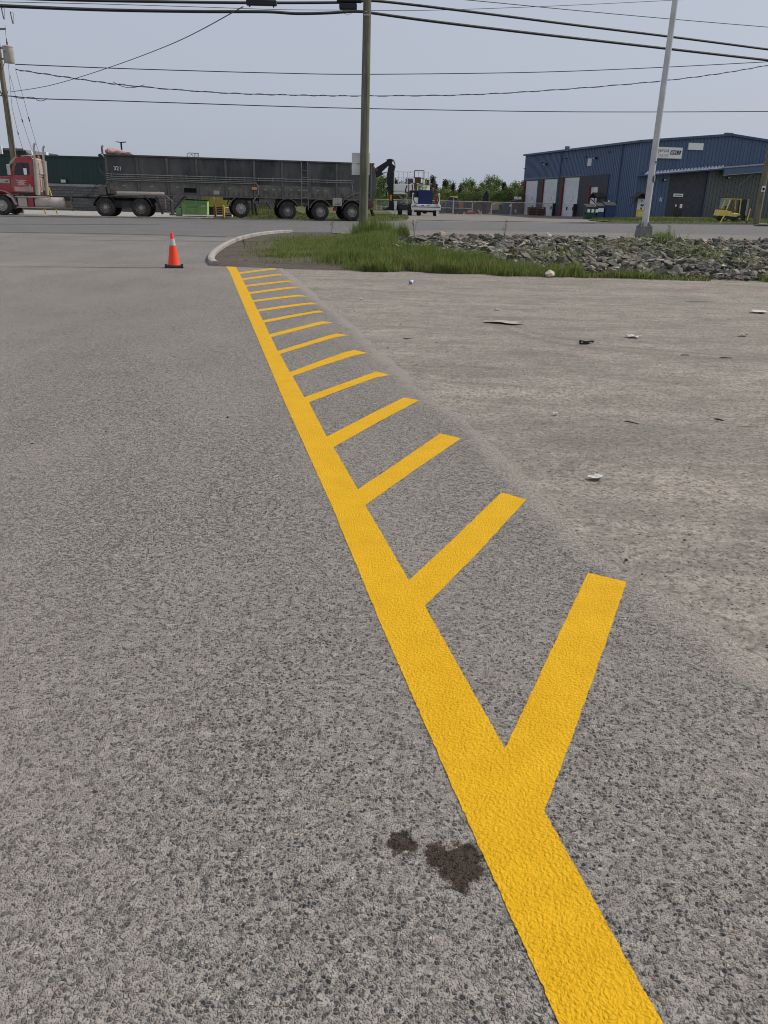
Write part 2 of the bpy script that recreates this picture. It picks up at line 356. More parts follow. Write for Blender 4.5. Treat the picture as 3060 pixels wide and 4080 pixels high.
def mat_attr(name, stops, rough=.8, trans=0, attr='hue', extra=None):
    t = NT(name); a = t.N('ShaderNodeAttribute', attribute_name=attr)
    c = t.ramp(a.outputs['Fac'], stops)
    m = t.fin(c, rough, None, 0, .25)
    if trans:
        tr_ = t.N('ShaderNodeBsdfTranslucent'); t.L(c, tr_.inputs[0]); mx_ = t.N('ShaderNodeMixShader'); mx_.inputs[0].default_value = trans
        t.L(t.b.outputs[0], mx_.inputs[1]); t.L(tr_.outputs[0], mx_.inputs[2]); t.L(mx_.outputs[0], t.out.inputs[0])
    return m
def mat_rock(name, obj=True):
    t = NT(name)
    if obj: f = t.N('ShaderNodeObjectInfo').outputs['Random']
    else: f = t.N('ShaderNodeAttribute', attribute_name='hue').outputs['Fac']
    P = t.co('World'); n = t.noise(P, 7, 6, .65); n2 = t.noise(P, 40, 4, .7)
    c = t.ramp(f, [(0, (.065, .068, .06)), (.22, (.135, .14, .12)), (.45, (.21, .205, .174)), (.62, (.18, .153, .118)), (.8, (.28, .26, .218)), (.93, (.37, .315, .25)), (1, (.52, .48, .41))])
    c = t.mix(t.ramp(n, [(.36, .55), (.6, 0.)]), c, t.mix(1., c, (.5, .5, .5), 'MULTIPLY')); c = t.mix(t.ramp(n2, [(.56, 0.), (.75, .35)]), c, (.26, .24, .21))
    return t.fin(c, .92, t.bump(n2, .5, .02, t.bump(n, .5, .05)), 0, .2)

Mt = dict(
    asphalt=mat_asphalt('asphalt_chip', (.335, .311, .281), 102, True, ((.215, 1.475, .058, 0), (.20, 1.445, .05, 0), (.15, 1.495, .038, 0), (.06, 1.535, .034, 0), (.085, 1.525, .02, 0))),
    road=mat_asphalt('asphalt_road', (.195, .192, .188), 110, False, (), .5),
    gravel=mat_gravel('gravel_dust', (.378, .342, .299)), yard=mat_gravel('yard_gravel', (.31, .285, .255)),
    yellow=mat_yellow(),
    concrete=paint('concrete', (.38, .365, .34), .9, 0, .2, 5, (.17, .155, .14), .5),
    shoulder=mat_gravel('shoulder_gravel', (.30, .275, .25)),
    white_line=paint('worn_white', (.42, .41, .39), .8, 0, .25, 9, (.2, .19, .18), .5),
    black_steel=paint('trailer_steel', (.032, .036, .038), .5, 0, .4, 1.3, (.17, .16, .135), .6, .45, .8, 3.5),
    dusty_steel=paint('dusty_steel', (.12, .115, .10), .75, 0, .3, 2.2, (.24, .22, .185), .65, .3, 1.7),
    rib_steel=paint('rib_steel', (.10, .10, .096), .6, 0, .3, 2, (.19, .175, .15), .5, .4, 1.4, 3), pipe=paint('pipe_steel', (.27, .265, .245), .5, .1, .2, 3),
    frame_black=paint('chassis_black', (.022, .022, .022), .7, 0, .3, 3, (.11, .10, .088), .4),
    tyre=paint('tyre_rubber', (.03, .029, .028), .88, 0, .2, 6, (.11, .10, .088), .45, .2, 3),
    rim=paint('rim_grey', (.44, .43, .40), .6, .3, .25, 5, (.2, .185, .16), .5),
    rim_dark=paint('rim_dark', (.25, .24, .22), .7, .1, .25, 5, (.2, .185, .16), .45),
    red=paint('truck_red', (.36, .012, .022), .38, 0, .2, 1.5, (.33, .22, .20), .45, .5, 1.1),
    red_dusty=paint('truck_red_dusty', (.42, .27, .235), .7, 0, .25, 2.5, (.50, .43, .36), .7, .3, 1.8),
    chrome=paint('dull_chrome', (.55, .54, .52), .32, .85, .15, 5, (.42, .38, .33), .5),
    alu=paint('dusty_aluminium', (.42, .39, .35), .55, .25, .2, 3, (.46, .36, .31), .6),
    glass=paint('dark_glass', (.012, .016, .018), .08, 0, .1, 2, None, 0, .6),
    interior=paint('cab_interior', (.03, .03, .032), .8),
    amber=paint('amber_lens', (.85, .28, .03), .3), hole=paint('void_shade', (.003, .003, .003), .9), tail=paint('dusty_lens', (.22, .07, .06), .6), redlens=paint('red_lens', (.55, .06, .04), .35),
    white=paint('white_paint', (.84, .84, .81), .45, 0, .08, 3, (.42, .38, .33), .35),
    white_text=paint('white_decal', (.72, .72, .70), .6, 0, .05), dark_text=paint('dark_decal', (.02, .022, .03), .6, 0, .05), grey_text=paint('grey_decal', (.33, .33, .34), .6, 0, .05),
    hose=paint('rubber_hose', (.07, .072, .075), .6), tarp=paint('pink_tarp', (.42, .25, .23), .8, 0, .25, 4, (.55, .42, .36), .6, .2, 3),
    orange=paint('cone_orange', (.92, .062, .008), .42, 0, .06, 4), conebase=paint('cone_rubber', (.02, .02, .021), .75),
    reflect=paint('cone_collar', (.5, .51, .53), .35, 0, .06),
    wood=mat_wood(), wood2=mat_wood('pole_wood_brown', (.19, .165, .12), (.31, .27, .2), (.09, .08, .06)), galv=paint('galvanised', (.56, .56, .55), .5, .55, .12, 3, (.36, .34, .32), .3),
    galv2=paint('galvanised_base', (.2, .197, .187), .6, .35, .2, 6, (.16, .15, .135), .5),
    cable=paint('black_cable', (.014, .016, .02), .55), wire=paint('grey_wire', (.05, .054, .062), .5),
    xfmr=paint('transformer_grey', (.42, .40, .36), .5, 0, .12, 3, (.30, .14, .06), .35, .4, 2.2),
    green_metal=mat_ribbed('green_cladding', (.014, .040, .038), 0, .38), block=mat_block(), coping2=paint('footing_concrete', (.46, .44, .41), .9, 0, .12, 6), coping=paint('block_coping', (.27, .27, .262), .9),
    roof_grey=paint('roof_fascia', (.16, .155, .15), .6), roof_brown=paint('roof_brown', (.045, .043, .038), .8),
    blue_metal=mat_ribbed('blue_cladding', (.085, .130, .222), 0, .46, .45, None, .01), blue_side=mat_ribbed('blue_side_cladding', (.085, .130, .222), 1, .46, .45, None, .01),
    grey_rib=paint('grey_rib', (.125, .13, .125), .5), grey_metal=mat_ribbed('grey_cladding', (.105, .11, .105), 0, .46), dark_panel=paint('charcoal_panel', (.055, .057, .068), .7, 0, .15, 2),
    joint=paint('panel_joint', (.62, .635, .64), .6), blue_trim=paint('blue_trim', (.06, .10, .18), .45), door_white=paint('overhead_door', (.72, .735, .74), .55, 0, .06, 1.2, (.28, .27, .25), .35, .3, .9),
    door_red=paint('red_jamb', (.16, .03, .028), .6), snow=paint('snow_guard', (.62, .64, .66), .4), sign=paint('sign_face', (.86, .86, .85), .4, 0, .04),
    pale_blind=paint('pale_window', (.26, .31, .31), .3), brown=paint('brown_wood', (.13, .075, .05), .8), shingle=paint('shingle', (.055, .05, .045), .9),
    forklift=paint('forklift_yellow', (.80, .62, .13), .5, 0, .12, 4, (.3, .25, .15), .35), yellow_guard=paint('guard_yellow', (.66, .50, .06), .6, 0, .1),
    machine_yellow=paint('machine_yellow', (.60, .50, .12), .6, 0, .2, 2, (.2, .18, .1), .4),
    green_bin=paint('lime_bin', (.36, .64, .26), .55, 0, .1, 2, (.25, .33, .2), .35), dkgreen_bin=paint('dark_green_bin', (.02, .06, .042), .6), blue_bin=paint('blue_bin', (.022, .05, .15), .55),
    black_paint=paint('black_paint', (.014, .016, .022), .5), navy=paint('navy_panel', (.012, .022, .105), .5), lift_white=paint('lift_white', (.84, .84, .82), .5, 0, .06, 3, (.5, .48, .44), .25),
    maroon=paint('maroon_rail', (.14, .035, .035), .6), lime=paint('lime_rail', (.14, .42, .06), .5), fire_red=paint('extinguisher_red', (.42, .02, .025), .4),
    rust=paint('rusty_orange', (.34, .12, .055), .75, 0, .3, 4), rust_dark=paint('rusty_brown', (.10, .055, .042), .85, 0, .3, 3), slate=paint('slate_machine', (.05, .062, .08), .7, 0, .3, 3), tan=paint('tan_machine', (.36, .27, .14), .7, 0, .25, 3),
    bark=paint('bark', (.10, .085, .065), .95, 0, .3, 5), soil=mat_gravel('soil', (.15, .128, .104)),
    paper=paint('dirty_paper', (.55, .53, .49), .9, 0, .12, 6), card=paint('torn_cardboard', (.40, .345, .285), .95, 0, .2, 8), canblue=paint('blue_can', (.16, .22, .45), .35),
    stick=paint('dark_stick', (.035, .03, .026), .9), clod=paint('brown_clod', (.13, .07, .045), .95, 0, .3, 30),
    rock=mat_rock('riprap'), rock_stuff=mat_rock('riprap_small', False), cream=paint('cream_rock', (.50, .45, .36), .9, 0, .15, 6),
    pebble=mat_attr('pebbles', [(0, (.05, .05, .052)), (.35, (.13, .125, .118)), (.7, (.24, .22, .195)), (1, (.42, .4, .37))], .9),
    grass=mat_attr('grass_blades', [(0, (.055, .10, .02)), (.4, (.125, .19, .04)), (.7, (.23, .28, .075)), (.86, (.22, .23, .085)), (1, (.38, .30, .17))], .6, .45),
    lawn=mat_attr('lawn_blades', [(0, (.06, .10, .022)), (.6, (.10, .15, .035)), (.9, (.17, .18, .06)), (1, (.26, .22, .12))], .7, .4),
    flower=paint('dandelion', (.7, .55, .05), .7),
)
def ground_mat():
    t = NT('field'); P = t.co('World'); n = t.noise(P, .35, 7, .65); n2 = t.noise(P, 4, 6, .7)
    c = t.ramp(n, [(.3, (.065, .085, .028)), (.55, (.11, .12, .045)), (.75, (.16, .14, .08))])
    c = t.mix(t.ramp(n2, [(.35, .5), (.6, 0.)]), c, (.06, .065, .03))
    return t.fin(c, .95, t.bump(n2, .6, .08), 0, .1)
Mt['field'] = ground_mat()

# ------------------------------------------------------------------ setting
def inpoly(q, L):
    c = False
    for i in range(len(L)):
        a, b = L[i], L[i-1]
        if (a[1] > q[1]) != (b[1] > q[1]) and q[0] < (b[0]-a[0])*(q[1]-a[1])/(b[1]-a[1])+a[0]: c = not c
    return c
def sheet(name, poly, mat, off=0., step=.5, hf=hz, maxp=16000, parent=None):
    pts = [Vector(p) for p in poly]; dense = []
    for i in range(len(pts)):
        a, b = pts[i], pts[(i+1) % len(pts)]; k = max(1, int((b-a).length/step))
        dense += [a.lerp(b, j/k) for j in range(k)]
    n = len(dense); edges = [(i, (i+1) % n) for i in range(n)]
    x0, x1 = min(p.x for p in pts), max(p.x for p in pts); y0, y1 = min(p.y for p in pts), max(p.y for p in pts)
    st = max(step, math.sqrt((x1-x0)*(y1-y0)/maxp)); L = [tuple(p) for p in pts]; inner = []
    y = y0+st/2
    while y < y1:
        x = x0+st/2
        while x < x1:
            if inpoly((x, y), L): inner.append(Vector((x, y)))
            x += st
        y += st
    vs, _, fs, *_ = delaunay_2d_cdt(dense+inner, edges, [], 1, 1e-4)
    m = MB(); m.v = [(v.x, v.y, hf(v.x, v.y)+off) for v in vs]; m.f = [tuple(f) for f in fs]
    me = bpy.data.meshes.new(name); me.from_pydata(m.v, [], m.f); me.update(); me.materials.append(mat)
    bm = bmesh.new(); bm.from_mesh(me)
    for f in bm.faces:
        if f.normal.z < 0: f.normal_flip()
    bm.to_mesh(me); bm.free()
    me.polygons.foreach_set('use_smooth', [True]*len(me.polygons))
    o = bpy.data.objects.new(name, me); COL.objects.link(o)
    if parent: o.parent = parent
    return o
def S(o): return tag(o, kind='structure')
# base ground, one sheet out to the horizon
xs = [-900, -500, -250, -120, -80]+[-60+2*i for i in range(61)]+[80, 120, 250, 500, 900]
ys = [-60, -20, 0, 10, 16]+[17+i for i in range(26)]+[44+3*i for i in range(30)]+[140, 180, 260, 500, 1400]
m = MB(); m.v = [(x, y, hz(x, y)-.07) for y in ys for x in xs]; nx = len(xs)
m.f = [(j*nx+i, j*nx+i+1, (j+1)*nx+i+1, (j+1)*nx+i) for j in range(len(ys)-1) for i in range(nx-1)]
S(m.build('ground', Mt['field'], smooth=True))
EDGE = [(2.6, -3), (2.0, 0), (1.55, 1.4), (1.30, 2.17), (1.12, 2.76), (.84, 3.53), (.80, 4.02), (.57, 5.19), (.04, 7.29), (-.40, 9.4), (-1.18, 12.7), (-2.43, 18.15)]
dense_edge = [(EDGE[i][0]+(EDGE[i+1][0]-EDGE[i][0])*j/8, EDGE[i][1]+(EDGE[i+1][1]-EDGE[i][1])*j/8) for i in range(len(EDGE)-1) for j in range(8)]
FAR = [G(*p) for p in ((-900, 852), (0, 864), (760, 872), (1533, 881), (2200, 889), (3060, 897), (3900, 905))]
NEAR = [G(*p) for p in ((1140, 926), (1300, 927), (1788, 920), (2200, 927), (2600, 931), (3060, 940), (3500, 948))]
KERB = [(-3.95, 18.28), (-4.32, 19.6), (-4.75, 22.08), (-5.1, 25.2), (-5.33, 28.2), (-5.38, 30.3), (-5.25, 32.9), (-4.9, 34.9), (-4.35, 36.1)]
SEAM = [G(1050, 932), G(900, 946), G(500, 937), G(0, 927), (-26, 27)]
Ysm = 18.25
S(sheet('parking_lot', [(-34, -3)]+[(x+(.10+.12*noise.noise((y*1.7, 3, 0))+.05*noise.noise((y*7, 3, 0)) if y < 17 else .05), y) for x, y in dense_edge]+[(-2.40, Ysm), (-3.95, Ysm), (-34, Ysm-.9)], Mt['asphalt'], 0, .6))
S(sheet('driveway', [(-34, Ysm-.9), (-3.95, Ysm)]+KERB[:6]+[(SEAM[0][0], SEAM[0][1])]+SEAM[1:]+[(-34, 25)], mat_asphalt('asphalt_driveway', (.275, .262, .244), 95, False, (), .6), 0, .7))
road = [(-34, 25)]+[SEAM[4], SEAM[3], SEAM[2], SEAM[1], SEAM[0]]+KERB[6:]+NEAR+list(reversed(FAR))
S(sheet('road', road, Mt['road'], 0, .7))
gl = [(x-.25, y) for x, y in EDGE]
S(sheet('gravel_lot', gl[:-1]+[(-2.9, 17.9), (-2.6, 18.6), (3, 18.6), (12, 18.9), (26, 20), (26, -3)], Mt['gravel'], -.006, .5))
bank = [(-3.9, 18.2), (-2.5, 17.95), (-1.4, 17.75), (1.3, 17.6), (3.4, 17.35), (8.1, 17.5), (14, 17.7), (26, 18.4), (40, 30)]+[(NEAR[6][0], NEAR[6][1]+.8)]+[(x, y+.8) for x, y in reversed(NEAR[:6])]+list(reversed([(x+.1, y) for x, y in KERB]))
S(sheet('embankment', bank, Mt['soil'], -.012, .42, he, 20000))
sh = [G(1500, 938), G(1788, 950), G(2200, 953), G(2600, 956), G(3060, 966), G(3500, 974)]
S(sheet('road_shoulder', [(x, y+.25) for x, y in NEAR[1:]]+list(reversed(sh)), Mt['shoulder'], .012, .42, lambda x, y: he(x, y)))
# kerb of the island
def sweep(path, w, h, z0=0., hf=hz):
    m = MB(); P = [Vector(p) for p in path]; n = len(P)
    for i, p in enumerate(P):
        t = (P[min(i+1, n-1)]-P[max(i-1, 0)]).normalized(); q = Vector((t.y, -t.x)); z = hf(p.x, p.y)+z0
        for a, b in ((0, -.12), (0, h-.02), (.03, h), (w-.03, h), (w, h-.02), (w, -.12)): m.v.append((p.x+q.x*a, p.y+q.y*a, z+b))
    for i in range(n-1):
        for k in range(5): m.f.append((i*6+k, i*6+k+1, (i+1)*6+k+1, (i+1)*6+k))
    m.f += [tuple(range(6)), tuple(range((n-1)*6, n*6))]
    return m
def smooth_path(P, k=6):
    out = []
    for i in range(len(P)-1):
        p0, p1, p2, p3 = [Vector(P[min(max(j, 0), len(P)-1)]) for j in (i-1, i, i+1, i+2)]
        for j in range(k):
            t = j/k; out.append(.5*((2*p1)+(p2-p0)*t+(2*p0-5*p1+4*p2-p3)*t*t+(3*p1-p0-3*p2+p3)*t**3))
    out.append(Vector(P[-1])); return out
S(sweep(smooth_path(KERB), .15, .1).build('kerb', Mt['concrete'], smooth=True))
# far side: pale concrete apron on the left, verge, yard entrance, lawn, far kerb
S(sheet('pavement', [FAR[0], FAR[1], FAR[2], G(800, 873), (-11, 66), (-60, 60), (-60, 44)], Mt['concrete'], .004, 1.5))
vg = [G(800, 873), G(1100, 876.5), G(1533, 881), G(1620, 878), G(1630, 868), G(1600, 852), (1.2, 88), (-1, 150), (-11, 150), (-11, 66)]
S(sheet('grass_verge', vg, Mt['field'], .02, 1.5))
yard = [G(1533, 881), G(2200, 889), G(2440, 888), G(2350, 880), G(2330, 872), (22.5, 100), (29, 102), (20, 150), (-6, 150), (-.5, 88), G(1600, 852), G(1630, 868), G(1620, 878)]
S(sheet('yard', yard, Mt['yard'], .004, 1.5))
lw = [G(2350, 880), G(2440, 886), G(2700, 889), G(3060, 894), G(3500, 900), (75, 100), (55, 108), (29.2, 101.7), (23, 100), G(2330, 873)]
S(sheet('lawn', lw, Mt['field'], .05, 1.5))
S(sheet('sidewalk', [(31, 97.8), (44, 100.4), (60, 103.6), (60, 102.2), (44, 99), (31, 96.4)], Mt['concrete'], .085, 1.5))
farkerb = [G(*p) for p in ((1660, 878), (1800, 881), (2200, 886), (2440, 889), (2700, 891), (3060, 896), (3500, 902))]
S(sweep(farkerb, -.22, .05).build('far_kerb', Mt['white_line']))
S(sweep([FAR[0], FAR[1], FAR[2], G(1100, 877), G(1440, 880)], -.3, .08).build('far_kerb', Mt['concrete']))
# skid marks on the road
def strip(path, w, name, mat, off):
    L = [Vector(p) for p in path]; a = []; b = []
    for i, p in enumerate(L):
        t = (L[min(i+1, len(L)-1)]-L[max(0, i-1)]).normalized(); q = Vector((-t.y, t.x))*w/2; a.append(tuple(p+q)); b.append(tuple(p-q))
    return sheet(name, a+b[::-1], mat, off, .8)
tar = paint('tar_seam', (.055, .055, .056), .9, 0, .4, 3)
for k, (pp, wd) in enumerate((((( 0, 926), (300, 929), (600, 935), (900, 944)), .16), (((0, 1064), (250, 1064), (600, 1068)), .05), (((0, 893), (300, 894), (640, 896)), .3))):
    S(strip([G(*p) for p in pp], wd, 'tar_seam', tar, .005))

# ------------------------------------------------------------------ painted yellow marking
def z1(x, y): return (800+x/2.07375, 1000+y/2.07375)
def z2(x, y): return (1100+x/1.659, 1500+y/1.659)
def z3(x, y): return (1500+x/1.3825, 2200+y/1.3825)
rungs = [[z1(*p) for p in L] for L in (
    [(314, 179), (450, 160), (575, 144), (615, 144), (632, 153), (580, 156), (450, 174), (322, 190)],
    [(342, 229), (480, 209), (620, 192), (660, 190), (680, 201), (625, 203), (480, 224), (350, 242)],
    [(369, 283), (540, 263), (700, 246), (735, 246), (765, 258), (700, 258), (540, 277), (378, 296)],
    [(397, 342), (570, 318), (740, 297), (780, 296), (818, 307), (745, 311), (570, 334), (406, 356)],
    [(428, 408), (610, 384), (790, 364), (840, 366), (880, 379), (800, 377), (620, 399), (438, 422)],
    [(466, 486), (660, 456), (850, 432), (920, 427), (968, 442), (880, 444), (680, 472), (478, 502)],
    [(512, 574), (720, 534), (930, 499), (975, 493), (1028, 508), (950, 512), (740, 552), (525, 594)],
    [(567, 690), (760, 641), (960, 590), (1010, 581), (1098, 596), (1010, 604), (800, 657), (582, 713)],
    [(635, 828), (840, 765), (1050, 700), (1120, 682), (1230, 697), (1120, 713), (880, 783), (655, 853)],
    [(735, 1003), (960, 918), (1180, 840), (1270, 818), (1375, 844), (1265, 866), (1010, 947), (757, 1036)],
    [(855, 1210), (1100, 1122), (1330, 1040), (1450, 997), (1567, 1025), (1440, 1050), (1180, 1143), (894, 1252)])]
rungs += [[z2(*p) for p in L] for L in (
    [(335, 400), (600, 262), (845, 140), (948, 158), (680, 300), (380, 468)],
    [(540, 748), (820, 560), (1085, 378), (1225, 410), (930, 610), (590, 853)],
    [(878, 1350), (1200, 1048), (1490, 768), (1655, 815), (1340, 1160), (983, 1520)])]
rungs += [[z3(*p) for p in ((708, 1085), (950, 570), (1165, 115), (1378, 165), (1180, 740), (925, 1430))]]
left = [z1(205, 125), z1(240, 175), z1(310, 345), z1(690, 1244), (1317, 2006), (1522, 2500), z3(500, 1480), (2228.7, 4080)]
right = [z1(290, 125)]
for L in rungs: right += [L[0], L[-1]]
right += [(2641, 4080)]
lw_, rw_ = [Vector(G(*p)) for p in left], [Vector(G(*p)) for p in right]
def ext(L, d): t = (L[-1]-L[0]).normalized(); return L+[L[-1]+t*d]
lw_, rw_ = ext(lw_, 1.6), ext(rw_, 1.6)
def rough_edge(P, step=.008, amp=.0026, closed=True):
    out = []
    for i in range(len(P) if closed else len(P)-1):
        a, b = P[i], P[(i+1) % len(P)]; k = max(1, int((b-a).length/step)); q = (b-a).normalized() if (b-a).length > 0 else Vector((1, 0)); q = Vector((-q.y, q.x))
        k = min(k, 260)
        for j in range(k):
            p = a.lerp(b, j/k); out.append(p+q*amp*(noise.noise((p.x*70, p.y*70, 1))*1.2+noise.noise((p.x*14, p.y*14, 5))*.8))
    return out
def flat(name, poly, mat, z, parent=None):
    n = len(poly); vs, _, fs, *_ = delaunay_2d_cdt([Vector(p) for p in poly], [(i, (i+1) % n) for i in range(n)], [], 1, 1e-5)
    me = bpy.data.meshes.new(name); me.from_pydata([(v.x, v.y, z) for v in vs], [], [tuple(f) for f in fs]); me.update(); me.materials.append(mat)
    bm = bmesh.new(); bm.from_mesh(me)
    for f in bm.faces:
        if f.normal.z < 0: f.normal_flip()
    bm.to_mesh(me); bm.free()
    o = bpy.data.objects.new(name, me); COL.objects.link(o)
    if parent: o.parent = parent
    return o
mk = flat('road_marking', rough_edge(lw_+rw_[::-1]), Mt['yellow'], .0022)
tag(mk, 'fresh yellow painted line with hatch stripes running from the foreground to the kerb', 'road marking')
for L in rungs:
    P = [Vector(G(*p)) for p in L]; d = (P[0]-P[1]).normalized()*.02; P[0] = P[0]+d; P[-1] = P[-1]+d
    flat('stripe', rough_edge(P), Mt['yellow'], .0019, mk)

# ------------------------------------------------------------------ traffic cone
cx, cy = G(694, 1066)
cone = thing('traffic_cone', 'orange traffic cone with a white collar on a black square base beside the kerb', 'traffic cone', (cx, cy, 0), .25)
b = MB(); b.box((0, 0, .02), (.36, .36, .04)); b.lathe([(.15, .04), (.14, .055), (.13, .058)], 24)
for i in (-1, 1):
    for j in (-1, 1): b.box((i*.165, j*.165, .03), (.05, .05, .06))
b.build('base', Mt['conebase'], cone, bevel=.008)
MB().lathe([(.135, .05), (.122, .085), (.066, .455)], 32).lathe([(.045, .582), (.026, .69), (.022, .705), (.010, .708)], 32).build('body', Mt['orange'], cone, smooth=True)
MB().lathe([(.0675, .452), (.0455, .585)], 32).build('collar', Mt['reflect'], cone, smooth=True)

# ------------------------------------------------------------------ grass, rocks, pebbles
def hue_attr(me, vals):
    a = me.attributes.new('hue', 'FLOAT', 'POINT'); a.data.foreach_set('value', vals)
def blades(name, pts, mat, parent=None, curl=.5, dry=.1, zf=he):
    """pts: (x, y, height, width, hue bias)"""
    V = []; F = []; Hh = []
    for x, y, h, wd, hb in pts:
        z = zf(x, y)-.02; a = random.uniform(0, 6.283); c, s_ = math.cos(a)*wd/2, math.sin(a)*wd/2
        la = random.uniform(0, 6.283); ln = h*curl*random.uniform(.1, 1); dx, dy = math.cos(la)*ln, math.sin(la)*ln
        o = len(V)
        V += [(x-c, y-s_, z), (x+c, y+s_, z), (x+dx*.3+c*.8, y+dy*.3+s_*.8, z+h*.55), (x+dx*.3-c*.8, y+dy*.3-s_*.8, z+h*.55), (x+dx, y+dy, z+h)]
        F += [(o, o+1, o+2, o+3), (o+3, o+2, o+4)]
        hh = min(1, max(0, random.gauss(.42+hb, .17))); hh = random.uniform(.85, 1) if random.random() < dry else hh
        Hh += [hh]*5
    me = bpy.data.meshes.new(name); me.from_pydata(V, [], F); me.update(); me.materials.append(mat); hue_attr(me, Hh)
    o = bpy.data.objects.new(name, me); COL.objects.link(o)
    if parent: o.parent = parent
    return o
def kx(y):       # inner side of the kerb
    for i in range(len(KERB)-1):
        (x0, y0), (x1, y1) = KERB[i], KERB[i+1]
        if y0 <= y <= y1: return x0+(x1-x0)*(y-y0)/(y1-y0)+.25
    return -3
pts = []
def nz(x, y, s=1., z=0): return noise.noise((x*s, y*s, z))
random.seed(3)
c = 0
while c < 46000:                                   # the island between kerb and rocks
    y = 17.75+16.5*random.random()**1.7; x = random.uniform(-5.2, 4.2)
    if x < kx(y): continue
    d = .5+1.0*nz(x, y, .9)+.35*nz(x, y, 3.1, 4)-(.30 if x < -1.6 else 0)
    edge = 17.8+.42*nz(x, 0, 1.1)+.2*nz(x, 5, 4)+(.0 if x > -.6 else .25)
    if y < edge: continue
    bare = ss(.0, 1.6, x-kx(y)-.35+.5*nz(x, y, 2))*ss(18.2, 20.4, y+max(0, (x+1.5))*1.6) if x < -1 else 1
    reach = .35+.62*(24.5-y)*.42 if y < 24.5 else .4        # how far right the grass reaches into the rocks
    lim = 3.8-1.1*(y-18) if y < 21.5 else .3-.25*(y-21.5)*.2
    if x > lim+.6*nz(x, y, .8, 9): continue
    if random.random() > max(.06, d)*bare: continue
    tall = ss(-2.4, -.6, x)*(1-ss(27, 33, y))
    h = (random.uniform(.04, .13)+tall*random.uniform(.05, .24))*(1+.55*nz(x, y, 1.7, 6))*(.45 if y < edge+.3*random.random() else 1)
    pts.append((x, y, h, random.uniform(.008, .016), .1*nz(x, y, .6, 2)-.05+(.3 if x < -1.5 else .12)*random.random()+(.35*random.random() if y < edge+.35 else 0))); c += 1
for _ in range(7000):                              # fringe along the foot of the rocks
    x = random.uniform(1.2, 13); y = 17.5+abs(random.gauss(0, .22))+.2*nz(x, 0, .7)
    if nz(x, y, .5, 3) < -.12: continue
    pts.append((x, y, random.uniform(.05, .19)*(1+.7*nz(x, 3, .9))*(1+.6*ss(4, 1, x)), random.uniform(.008, .018), -.02+.1*random.random()))
for px_, py_, sd, n_ in ((2420, 1010, .5, 500), (2620, 990, .4, 450), (2720, 1030, .5, 600), (2800, 1050, .4, 350), (2240, 1050, .3, 250), (2950, 1070, .5, 400), (2100, 1060, .35, 350), (2640, 965, .25, 350)):
    gx, gy = G(px_, py_)
    for _ in range(int(n_*.32)): pts.append((random.gauss(gx, sd), random.gauss(gy, sd*1.2), random.uniform(.12, .42), random.uniform(.008, .016), .0))
tag(blades('grass', pts, Mt['grass'], dry=.13), 'long green grass on the kerbed island and along the foot of the rocks', 'grass', kind='stuff')
def tuft(px_, py_, n_, r_, h_, label):
    gx, gy = G(px_, py_); L = []
    for _ in range(n_):
        a, q = random.uniform(0, 6.28), r_*math.sqrt(random.random()); L.append((gx+q*math.cos(a), gy+q*math.sin(a), random.uniform(.45, 1)*h_*(1-.4*q/r_), random.uniform(.01, .02), .05*random.random()))
    o = blades('grass_tuft', L, Mt['grass'], curl=.32, dry=.06); tag(o, label, 'grass tuft')
tuft(1485, 950, 1500, .78, .98, 'tall green grass tuft growing round the foot of the wooden pole')
tuft(1600, 962, 320, .26, .72, 'narrow upright grass tuft just right of the pole grass')
tuft(2630, 962, 260, .42, .38, 'grass tuft growing beside the concrete footing of the lamp post')
def weed(px_, py_, h_, label):
    gx, gy = G(px_, py_); m = MB()
    for k in range(4):
        a = random.uniform(0, 6.28); l = h_*random.uniform(.6, 1); tp = (math.cos(a)*.12*h_, math.sin(a)*.12*h_, l)
        m.tube([(0, 0, 0), (tp[0]*.3, tp[1]*.3, l*.5), tp], [.004, .003, .002], 5)
        for j in range(7):
            q = random.uniform(.4, 1); b_ = random.uniform(0, 6.28); p = Vector((tp[0]*q, tp[1]*q, l*q)); e = Vector((math.cos(b_), math.sin(b_), .5))*.05; s_ = Vector((-math.sin(b_), math.cos(b_), 0))*.018
            m.add([p, p+e*.5+s_, p+e, p+e*.5-s_], [(0, 1, 2, 3)])
    tag(m.build('weed', Mt['weedleaf'], None, (gx, gy, he(gx, gy)-.02)), label, 'weed')
Mt['weedstem'] = paint('weed_stem', (.16, .15, .07), .8); Mt['weedleaf'] = paint('weed_leaf', (.06, .095, .03), .7, 0, .3, 20)
weed(1322, 930, .55, 'bushy weed standing on the island left of the wooden pole')
weed(1650, 962, .6, 'thin dry weed stalk at the left end of the rocks')
weed(2008, 965, .6, 'thin weed stalk in the middle of the rock bank top')
weed(2660, 965, .5, 'leggy weed at the right of the lamp footing')
weed(975, 1000, .4, 'low weed by the kerb on the left of the island')
